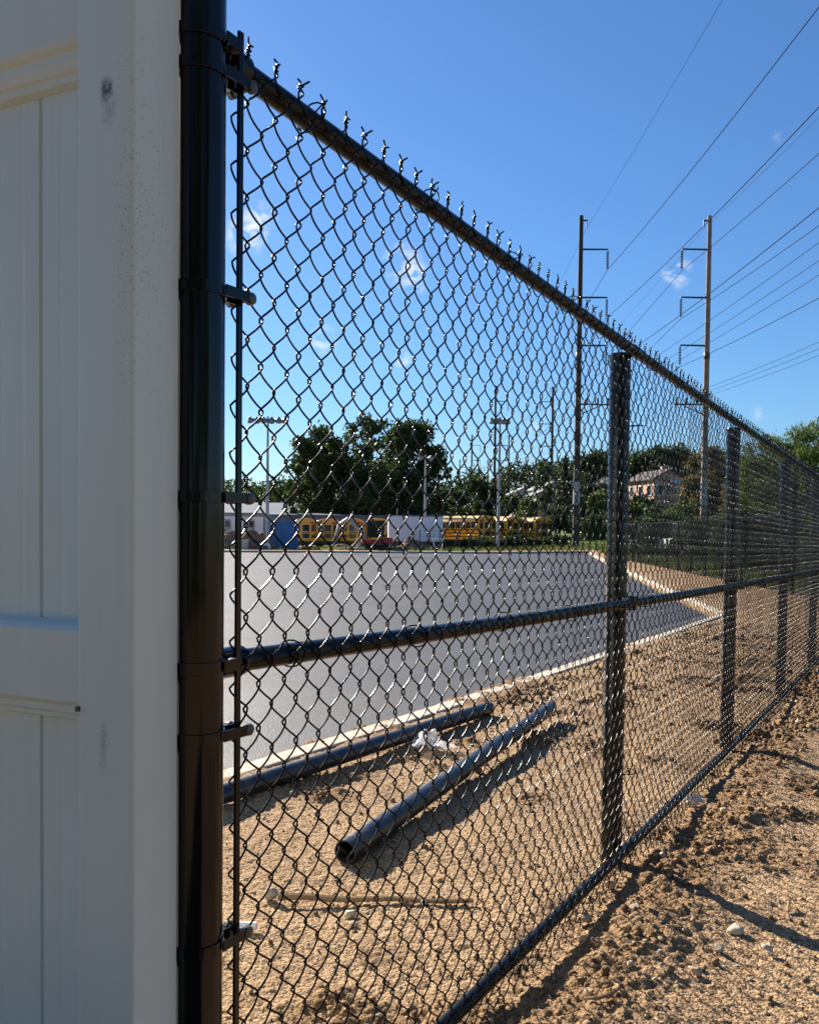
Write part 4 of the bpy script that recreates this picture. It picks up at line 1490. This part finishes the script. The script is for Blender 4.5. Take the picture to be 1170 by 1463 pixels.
def school_bus(label):
    t = thing('school_bus', label, 'school bus', group='yellow school buses parked in rows')
    W2, L, z0 = 1.2, 9.2, 0.62
    prof = [(-W2, z0), (W2, z0), (W2, 2.35), (W2 * .97, 2.62), (W2 * .85, 2.84), (W2 * .6, 2.99), (W2 * .25, 3.06), (-W2 * .25, 3.06), (-W2 * .6, 2.99), (-W2 * .85, 2.84), (-W2 * .97, 2.62), (-W2, 2.35)]
    MB().prism(prof, 0, L, 'y').build('body', M_YELLOW, t, True, 0.05)
    roof = [(-W2 * .975, 2.63), (-W2 * .855, 2.86), (-W2 * .6, 3.012), (-W2 * .25, 3.085), (W2 * .25, 3.085), (W2 * .6, 3.012), (W2 * .855, 2.86), (W2 * .975, 2.63),
            (W2 * .93, 2.60), (W2 * .5, 2.95), (-W2 * .5, 2.95), (-W2 * .93, 2.60)]
    MB().prism(roof, 0.10, L - 0.05, 'y').build('roof', M_ROOFY_SUNLIT, t, True)
    MB().prism([(-0.95, .6), (.95, .6), (.95, 1.35), (.80, 1.62), (-.80, 1.62), (-.95, 1.35)], L + .002, L + 1.5, 'y').build('hood', M_YELLOW, t, True, 0.06)
    MB().box(-1.1, 1.1, L + 1.5, L + 1.62, .45, .75).build('bumper', M_BLKPAINT, t, False, .02)
    MB().box(-1.2, 1.2, -0.12, -0.003, .48, .78).build('bumper', M_BLKPAINT, t, False, .02)
    win = MB().box(-.003, .025, -.35, .35, -.32, .32).mesh('window', M_GLASS, False, .01)
    for s_ in (-1, 1):
        for k in range(10):
            o = link('window', win, t, (s_ * (W2 + .003), 0.75 + k * 0.82, 2.12))
            if s_ < 0: o.rotation_euler = (0, 0, math.pi)
        for z in (0.95, 1.30, 1.66):
            MB().box(min(s_ * (W2 + .002), s_ * (W2 + .03)), max(s_ * (W2 + .002), s_ * (W2 + .03)), .05, L - .05, z - .05, z + .05).build('rub_rail', M_BLKPAINT, t)
        wheel(t, s_ * 1.0, 2.4, .5, .3); wheel(t, s_ * 1.0, L + .4, .5, .3)
    # rear: emergency door with windows above and below, windows at each side, lamps
    d = MB().box(-.46, .46, -.035, -.002, .82, 2.62).build('emergency_door', M_YELLOW, t, False, .012)
    MB().box(-.36, .36, -.047, -.0355, 1.78, 2.42).build('window', M_GLASS, d)
    MB().box(-.36, .36, -.047, -.0355, 1.08, 1.52).build('window', M_GLASS, d)
    MB().box(-.42, .42, -.047, -.0355, 1.60, 1.67).build('handle', M_BLKPAINT, d)
    for s_ in (-1, 1):
        a_, b2 = sorted((s_ * .58, s_ * 1.06))
        MB().box(a_, b2, -.030, -.002, 1.76, 2.40).build('rear_window', M_GLASS, t, False, .01)
        MB().box(a_, b2, -.026, -.002, 1.12, 1.42).build('rear_panel', M_BLKPAINT, t)
        for x in (.62, .92):
            MB().lathe([(.12, -.03), (.14, -.02), (.14, -.002)], 12, (s_ * x, 0, 2.62 - .08 * (x > .7)), 'y').build('warning_lamp', M_REDLAMP, t, True)
        MB().lathe([(.10, -.03), (.12, -.02), (.12, -.002)], 12, (s_ * .98, 0, 1.56), 'y').build('tail_lamp', M_REDLAMP, t, True)
        MB().box(*sorted((s_ * 1.22, s_ * 1.45)), L - .3, L - .2, 1.7, 2.1).build('mirror', M_BLKPAINT, t)
    return t


bus = None
BUSES = [(437, 88, 0.05, -.45, 'school bus seen from behind, leftmost, next to the blue container'),
         (468, 88.5, 0.05, -.45, 'school bus seen from behind, second from the blue container'),
         (504, 87.5, 0.05, -.40, 'school bus seen from behind, with the excavator arm in front of it'),
         (539, 89, 0.05, -.35, 'school bus mostly hidden behind the red excavator cab'),
         (696, 88, 0.62, .0, 'school bus seen from its side, nearest of the angled row right of the white trailer'),
         (736, 90, 0.62, .0, 'school bus in the middle of the angled row behind the weeds'),
         (777, 92, 0.62, .0, 'school bus at the right end of the angled row behind the weeds')]
for i, (px, dep, rz, zb, lab) in enumerate(BUSES):
    o = school_bus(lab) if bus is None else copy_tree(bus)
    if bus is None: bus = o
    p = at(px, 760, dep)
    o.location = (p.x, p.y, zb); o.rotation_euler = (0, 0, rz); o['label'] = lab

# white box trailer
p = at(594, 760, 80.5); zt = float(macro(p.x, p.y))
t = thing('box_trailer', 'plain white box trailer with flat sides parked between the two rows of buses', 'trailer', (p.x, p.y, zt - .05), 0.06)
MB().box(-2.5, 2.5, 0, 2.3, .75, 3.05).build('box', M_WHITE, t, False, .03)
MB().box(-2.52, 2.52, -.02, 2.32, 3.052, 3.12).build('roof_rim', M_GREYP, t)
MB().box(-2.4, 2.4, .2, 2.1, .50, .748).build('frame', M_DARKMETAL, t)
for x in (-2.47, -1.2, 0.05, 1.3, 2.47):
    MB().box(x - .03, x + .03, -.022, -.002, .76, 3.04).build('side_post', M_WHITE, t)
for x in (-1.2, -.3): 
    o = wheel(t, 0, 0, .42, .25); o.location = (x, .2, .42); o.rotation_euler = (0, 0, R(90))
    o = wheel(t, 0, 0, .42, .25); o.location = (x, 2.1, .42); o.rotation_euler = (0, 0, R(90))
MB().box(1.9, 2.05, .2, .35, 0, .5).build('landing_leg', M_DARKMETAL, t)

# red compact excavator
p = at(538, 770, 76); zt = float(macro(p.x, p.y)) - .05
t = thing('excavator', 'compact red excavator with a glazed dark cab and a pale grey boom', 'excavator', (p.x, p.y, zt))
for y in (-.75, .75):
    MB().prism([(-1.15, .25), (-.95, .02), (.95, .02), (1.15, .25), (1.05, .52), (-1.05, .52)], y - .22, y + .22, 'y').build('track', M_RUBBER, t, False, .05)
MB().prism([(-1.35, .62), (1.35, .60), (1.45, .9), (1.30, 1.12), (.5, 1.12), (.4, .98), (-1.2, .92)], -.9, .9, 'y').build('body', M_RED, t, False, .05)
cab = MB()
for (x, y) in ((-.75, -.72), (.62, -.72), (-.55, .1), (.62, .1)):
    cab.box(x - .045, x + .045, y - .045, y + .045, 1.0, 2.5)
cab.box(-.85, .72, -.8, .18, 2.5, 2.6)
c_ = cab.build('cab', M_BLKPAINT, t, False, .02)
MB().box(-.70, .57, -.715, -.70, 1.13, 2.495).build('cab_window', M_CABGLASS, c_)
MB().box(.612, .628, -.67, .05, 1.13, 2.495).build('cab_window', M_CABGLASS, c_)
MB().box(-.758, -.742, -.67, .05, 1.0, 2.495).build('cab_window', M_CABGLASS, c_)
MB().tube([(-.9, .35, 1.0), (-1.9, .3, 2.2), (-2.5, .25, 2.75)], [.17, .2, .14], 8).build('boom', M_GREYP, t, True)
MB().tube([(-2.5, .25, 2.75), (-3.3, .2, 2.2), (-3.55, .2, 1.2)], [.14, .13, .1], 8).build('dipper', M_GREYP, t, True)
MB().prism([(-3.9, .75), (-3.55, 1.25), (-3.25, 1.1), (-3.3, .6), (-3.6, .42)], -.15, .55, 'y').build('bucket', M_DARKMETAL, t, False, .02)

# blue container
p = at(405, 765, 76.5); zt = float(macro(p.x, p.y))
t = thing('container', 'blue corrugated shipping container standing end on beside the first bus', 'container', (p.x, p.y, zt - .1), 0.15)
MB().box(-1.16, 1.16, .03, 6.0, .12, 2.55).build('shell', M_BLUE, t)
for x in np.linspace(-1.05, 1.05, 9):
    MB().prism([(x - .08, .028), (x - .04, -.02), (x + .04, -.02), (x + .08, .028)], .2, 2.45, 'z').build('corrugation', M_BLUE, t)
for k in range(22):
    y = .3 + k * .26
    for s_ in (-1, 1):
        MB().prism([(s_ * 1.162, y - .08), (s_ * 1.2, y - .04), (s_ * 1.2, y + .04), (s_ * 1.162, y + .08)], .2, 2.45, 'z').build('corrugation', M_BLUE, t)
for x in (-1.2, 1.2):
    MB().box(x - .06, x + .06, -.03, .09, 0, 2.62).build('corner_post', M_BLUE, t, False, .01)
MB().box(-1.14, 1.14, -.03, .06, 2.5, 2.62).build('top_beam', M_BLUE, t)
MB().box(-1.14, 1.14, -.03, .06, .0, .14).build('bottom_beam', M_BLUE, t)

# white site trailers far left
for i, (px, dep, L, lab) in enumerate(((352, 104, 4.0, 'white site trailer with a dark door, left of the blue container'), (318, 103, 3.6, 'plain white site trailer partly hidden behind the black end post'))):
    p = at(px, 752, dep); zt = float(macro(p.x, p.y))
    t = thing('site_trailer', lab, 'trailer', (p.x, p.y, zt + .6), 0.15)
    MB().box(-L / 2, L / 2, 0, 2.4, .45, 2.75).build('box', M_WHITE, t, False, .03)
    MB().box(-L / 2 - .05, L / 2 + .05, -.05, 2.45, 2.752, 2.83).build('roof', M_GREYP, t)
    MB().box(-L / 2 + .1, L / 2 - .1, .1, 2.3, -.6, .448).build('skirt', M_DARKMETAL, t)
    d = MB().box(.2, 1.0, -.03, -.002, .5, 2.4).build('door', M_GREYP, t)
    MB().box(.35, .85, -.04, -.031, 1.5, 2.2).build('window', M_GLASS, d)
    wheel(t, -1.0, 0.3, .35, .2)

# work lorry behind, only its cab back and rack show
p = at(575, 735, 104); zt = float(macro(p.x, p.y))
t = thing('lorry', 'pale work lorry with a headache rack and two upright stacks behind the white trailer', 'lorry', (p.x, p.y, zt + .5))
MB().box(-1.1, 1.1, 0.4, 2.0, .9, 2.6).build('cab', M_GREYP, t, False, .12)
MB().box(-.8, .8, .37, .398, 1.8, 2.45).build('rear_window', M_GLASS, t)
rk = MB(); rk.box(-1.15, 1.15, .2, .3, 2.95, 3.05); rk.box(-1.15, -1.05, .2, .3, 1.0, 2.95); rk.box(1.05, 1.15, .2, .3, 1.0, 2.95); rk.box(-1.04, 1.04, .2, .3, 2.35, 2.42)
rk.build('headache_rack', M_GREYP, t)
for x in (-.65, .65): MB().tube([(x, .6, 2.4), (x, .6, 3.9)], .07, 8).build('stack', M_GALV, t, True)
MB().box(-1.1, 1.1, -5.0, .18, .75, 1.0).build('flat_bed', M_DARKMETAL, t)
for x in (-.95, .95):
    wheel(t, x, -3.6, .48, .3); wheel(t, x, 1.6, .48, .3)


def car(label, loc, rz, paint, h=1.65):
    t = thing('parked_car', label, 'car', loc, rz)
    L = 4.4
    MB().prism([(-L / 2, .35), (L / 2, .35), (L / 2, .75), (L / 2 - .25, .92), (.95, 1.0), (-1.9, 1.02), (-L / 2 + .05, .9)], -.88, .88, 'x').build('body', paint, t, True, .06)
    MB().prism([(-1.85, 1.022), (.95, 1.002), (.30, h), (-1.45, h)], -.74, .74, 'x').build('cabin', M_GLASS, t, False, .03)
    MB().prism([(-1.52, h + .002), (.36, h + .002), (.25, h + .06), (-1.40, h + .06)], -.72, .72, 'x').build('roof', paint, t, False, .02)
    for y in (-1.35, 1.35):
        for x in (-.8, .8): wheel(t, x, y, .33, .2)
    for x in (-.6, .6):
        MB().box(x - .18, x + .18, L / 2 + .002, L / 2 + .03, .62, .78).build('headlight', M_LENS, t, False, .01)
        MB().box(x - .15, x + .15, -L / 2 - .03, -L / 2 - .002, .7, .85).build('tail_light', M_REDLAMP, t, False, .01)
    return t


p = at(938, 745, 60); car('white car parked behind the far chain link fence, below the orange house', (p.x, p.y, float(macro(p.x, p.y)) + .25), R(70), M_WHITE, 1.75)
p = at(980, 745, 54); car('white car parked end on behind the far fence, right of the other white car', (p.x, p.y, float(macro(p.x, p.y)) + .35), R(8), M_WHITE, 1.9)

# ------------------------------------------------------------------ buildings
def house(label, px, ybase, depth, w, d, hw, hr, wall, roof, rz=0.0, porch=False, wins=3, zbase=None):
    p = at(px, ybase, depth)
    g = float(macro(p.x, p.y))
    zb = p.z if zbase is None else zbase
    t = thing('house', label, 'house', (p.x, p.y, zb), rz)
    b = MB(); b.box(-w / 2, w / 2, 0, d, min(-.5, g - zb - .5), hw)
    b.prism([(-w / 2, hw), (w / 2, hw), (0, hw + hr)], 0.001, d - .001, 'y')
    b.build('wall', wall, t)
    ov = .35
    for s_ in (-1, 1):
        nx = s_ * (w / 2 + ov); zz = hw - hr * ov / (w / 2)
        MB().prism([(0, hw + hr + .02), (nx, zz + .02), (nx, zz + .18), (0, hw + hr + .2)], -ov, d + ov, 'y').build('roof', roof, t)
    for k in range(wins):
        x = -w / 2 + w * (k + .5) / wins
        f = MB().box(x - .5, x + .5, -.05, -.002, hw * .35, hw * .78).build('window', M_WHITE, t)
        MB().box(x - .4, x + .4, -.062, -.051, hw * .39, hw * .74).build('pane', M_GLASS, f)
        f = MB().box(-w / 2 - .05, -w / 2 - .002, d * (k + .5) / wins - .5, d * (k + .5) / wins + .5, hw * .35, hw * .78).build('window', M_WHITE, t)
        MB().box(-w / 2 - .062, -w / 2 - .051, d * (k + .5) / wins - .4, d * (k + .5) / wins + .4, hw * .39, hw * .74).build('pane', M_GLASS, f)
    MB().box(w * .2, w * .2 + .6, d * .5, d * .5 + .6, hw + hr * .35, hw + hr + .7).build('chimney', M_BRICK, t)
    if porch:
        MB().prism([(-.4, hw * .86), (-2.6, hw * .74), (-2.6, hw * .80), (-.4, hw * .98)], -w * .05, w * .5, 'x').build('porch_roof', M_WHITE, t)
        for x in (0.0, w * .22, w * .45):
            MB().box(x - .12, x + .12, -2.5, -2.25, -.3, hw * .755).build('porch_column', M_WHITE, t)
    return t


house('orange brick house with a dark roof and a white porch, seen through the near fence', 956, 722, 102, 3.9, 7, 3.1, 1.0, M_BRICK, M_SHINGLE, 0.20, porch=True)
house('small white gabled house showing between the pole and the fence post', 872, 712, 118, 3.4, 6, 1.6, 1.4, M_WHITE, M_SHINGLE, 0.3, wins=1)
house('grey house with a grey roof left of the left utility pole', 790, 722, 132, 3.6, 6, 2.5, .9, M_SIDING, M_ROOFGREY, 0.2, wins=2)
house('cream walled shed in front of the grey house', 776, 724, 124, 2.2, 3, 1.7, .5, M_CREAM, M_ROOFGREY, 0.2, wins=1)
house('low grey house further left among the low trees', 748, 716, 150, 3.0, 6, 1.4, .8, M_SIDING, M_ROOFGREY, 0.1, wins=2)
house('distant grey house on the wooded skyline at left', 412, 730, 228, 4.5, 6, 2.2, 1.6, M_SIDING, M_SHINGLE, 0.1, wins=2)

# long warehouse with pale roof far left and the long blue-grey shed behind the buses
p = at(360, 745, 165)
t = thing('warehouse', 'long pale grey warehouse with a low metal roof behind the white site trailers', 'building', (p.x, p.y, float(macro(p.x, p.y))))
MB().box(-22, 12, 0, 16, 0, 5.0).build('wall', M_GREYP, t)
MB().prism([(-.4, 5.002), (16.4, 5.002), (8, 7.2)], -22.4, 12.4, 'x').build('roof', M_ROOFGREY, t)
for x in np.arange(-20, 12, 4.0):
    MB().box(x, x + 2.4, -.06, -.002, .2, 3.6).build('loading_door', M_BLUEGREY, t)
p = at(512, 745, 108)
zb = float(macro(p.x, p.y))
t = thing('storage_shed', 'long low blue grey metal shed running behind the rear row of buses', 'building', (p.x, p.y, zb))
MB().box(-11.2, 11.2, 0, 5, -.2, 3.45).build('wall', M_BLUEGREY, t)
MB().prism([(-.25, 3.452), (5.25, 3.452), (5.25, 3.9), (-.25, 3.62)], -11.4, 11.4, 'x').build('roof', M_BLUEGREY, t)
for x in np.arange(-11, 11.1, 1.1):
    MB().box(x - .05, x + .05, -.06, -.002, .0, 3.4).build('rib', M_BLUEGREY, t)

# ------------------------------------------------------------------ heaps, blocks and posts beyond the far kerb
def heap(px, py, depth, w, h, label, seed):
    p = at(px, py, depth)
    zb = float(macro(p.x, p.y))
    n = 40
    u = np.linspace(-1, 1, n); A, B = np.meshgrid(u, u, indexing='ij')
    r = np.hypot(A, B)
    Z = h * np.clip(1 - r, 0, 1) ** 0.8 * (1 + 0.9 * vnoise(A * 2 + seed, B * 2, 31)) + 0.35 * h * np.clip(1 - r, 0, 1) * vnoise(A * 7, B * 7 + seed, 32) - 0.05
    V = np.stack([A * w / 2, B * w / 2 * .7, Z], -1).reshape(-1, 3)
    idx = np.arange(n * n).reshape(n, n)
    F = np.stack([idx[:-1, :-1], idx[1:, :-1], idx[1:, 1:], idx[:-1, 1:]], -1).reshape(-1, 4)
    o = link('dirt_heap', mesh_np('dirt_heap', V, F, M_CLODHEAP, True), None, (p.x, p.y, zb))
    return tag(o, label, 'dirt heap')


M_CLODHEAP = simple('heap_earth', (0.22, 0.15, 0.10), 0.95, 0.1, 0, 0.5, 2.5)
heap(362, 780, 75.5, 5.0, 1.9, 'brown dirt heap beyond the kerb left of the blue container', 1)
heap(335, 780, 76, 4.0, 1.6, 'brown dirt heap just right of the black end post', 6)
heap(498, 780, 77.5, 4.0, .8, 'low heap of dirt under the excavator bucket', 3)
heap(585, 780, 76.5, 4.6, .9, 'low dark heap of dirt in front of the white box trailer', 4)


def small(name, px, py, depth, build, label, cat):
    p = at(px, py, depth)
    t = thing(name, label, cat, (p.x, p.y, float(macro(p.x, p.y))))
    build(t); return t


small('concrete_block', 347, 780, 73.6, lambda t: (MB().box(-.45, .45, 0, .6, -.05, .85).build('block', M_CONC, t, False, .04), MB().box(-.2, .2, .2, .4, .852, .95).build('lifting_lug', M_DARKMETAL, t)),
      'square grey concrete block on the dirt left of the floodlight pole', 'concrete block')
small('pipe_elbow', 380, 780, 73.4, lambda t: (MB().tube([(-.45, 0, .42), (.1, 0, .45), (.26, 0, .42), (.32, 0, .25), (.32, 0, -.05)], .09, 10).build('bend', M_WHITE, t, True),
      MB().tube([(-.52, 0, .415), (-.40, 0, .425)], .12, 10).build('socket', M_WHITE, t, True)), 'white plastic pipe elbow standing on the dirt before the blue container', 'pipe')
small('pipe_length', 364, 781, 73.2, lambda t: (MB().tube([(-.35, 0, .35), (.3, 0, .08)], .06, 8).build('tube', M_RED, t, True), MB().tube([(.3, 0, .08), (.42, 0, .03)], .08, 8).build('collar', M_RED, t, True)),
      'short red pipe leaning on the dirt left of the white elbow', 'pipe')
small('bollard', 512, 782, 74.3, lambda t: (MB().lathe([(.17, .2), (.17, .95), (.12, 1.0)], 12).build('post', M_CONC, t, True), MB().box(-.5, .5, -.4, .4, -.05, .2).build('footing', M_CONC, t, False, .03)),
      'pale concrete bollard on a square footing by the far kerb', 'bollard')


def sawhorse(t):
    MB().box(-.55, .55, -.05, .05, .95, 1.08).build('beam', M_WHITE, t)
    for s_ in (-1, 1):
        MB().tube([(s_ * .45, 0, .95), (s_ * .28, -.25, 0)], .04, 6).build('leg', M_WHITE, t)
        MB().tube([(s_ * .45, 0, .95), (s_ * .28, .25, 0)], .04, 6).build('leg', M_WHITE, t)


small('sawhorse', 626, 780, 76, sawhorse, 'white sawhorse standing at the right end of the white box trailer', 'sawhorse')
bf = at(600, 780, 75)
t = thing('wire_fence', 'low wire fence of thin dark posts in front of the right hand buses', 'fence', (bf.x, bf.y, float(macro(bf.x, bf.y))), math.atan2(Cy - Dy, Cx - Dx))
for k in range(8):
    x = k * 1.75
    gx, gy = bf.x + x * math.cos(t.rotation_euler.z), bf.y + x * math.sin(t.rotation_euler.z)
    MB().tube([(x, 0, -.2), (x, 0, float(macro(gx, gy)) - t.location.z + 1.75)], .045, 8).build('post', M_DARKMETAL, t, True)
for h in (.7, 1.2, 1.7):
    MB().tube([(x, 0, float(macro(bf.x + x * math.cos(t.rotation_euler.z), bf.y + x * math.sin(t.rotation_euler.z))) - t.location.z + h) for x in np.linspace(0, 12.25, 8)], .008, 4).build('strand', M_DARKMETAL, t)
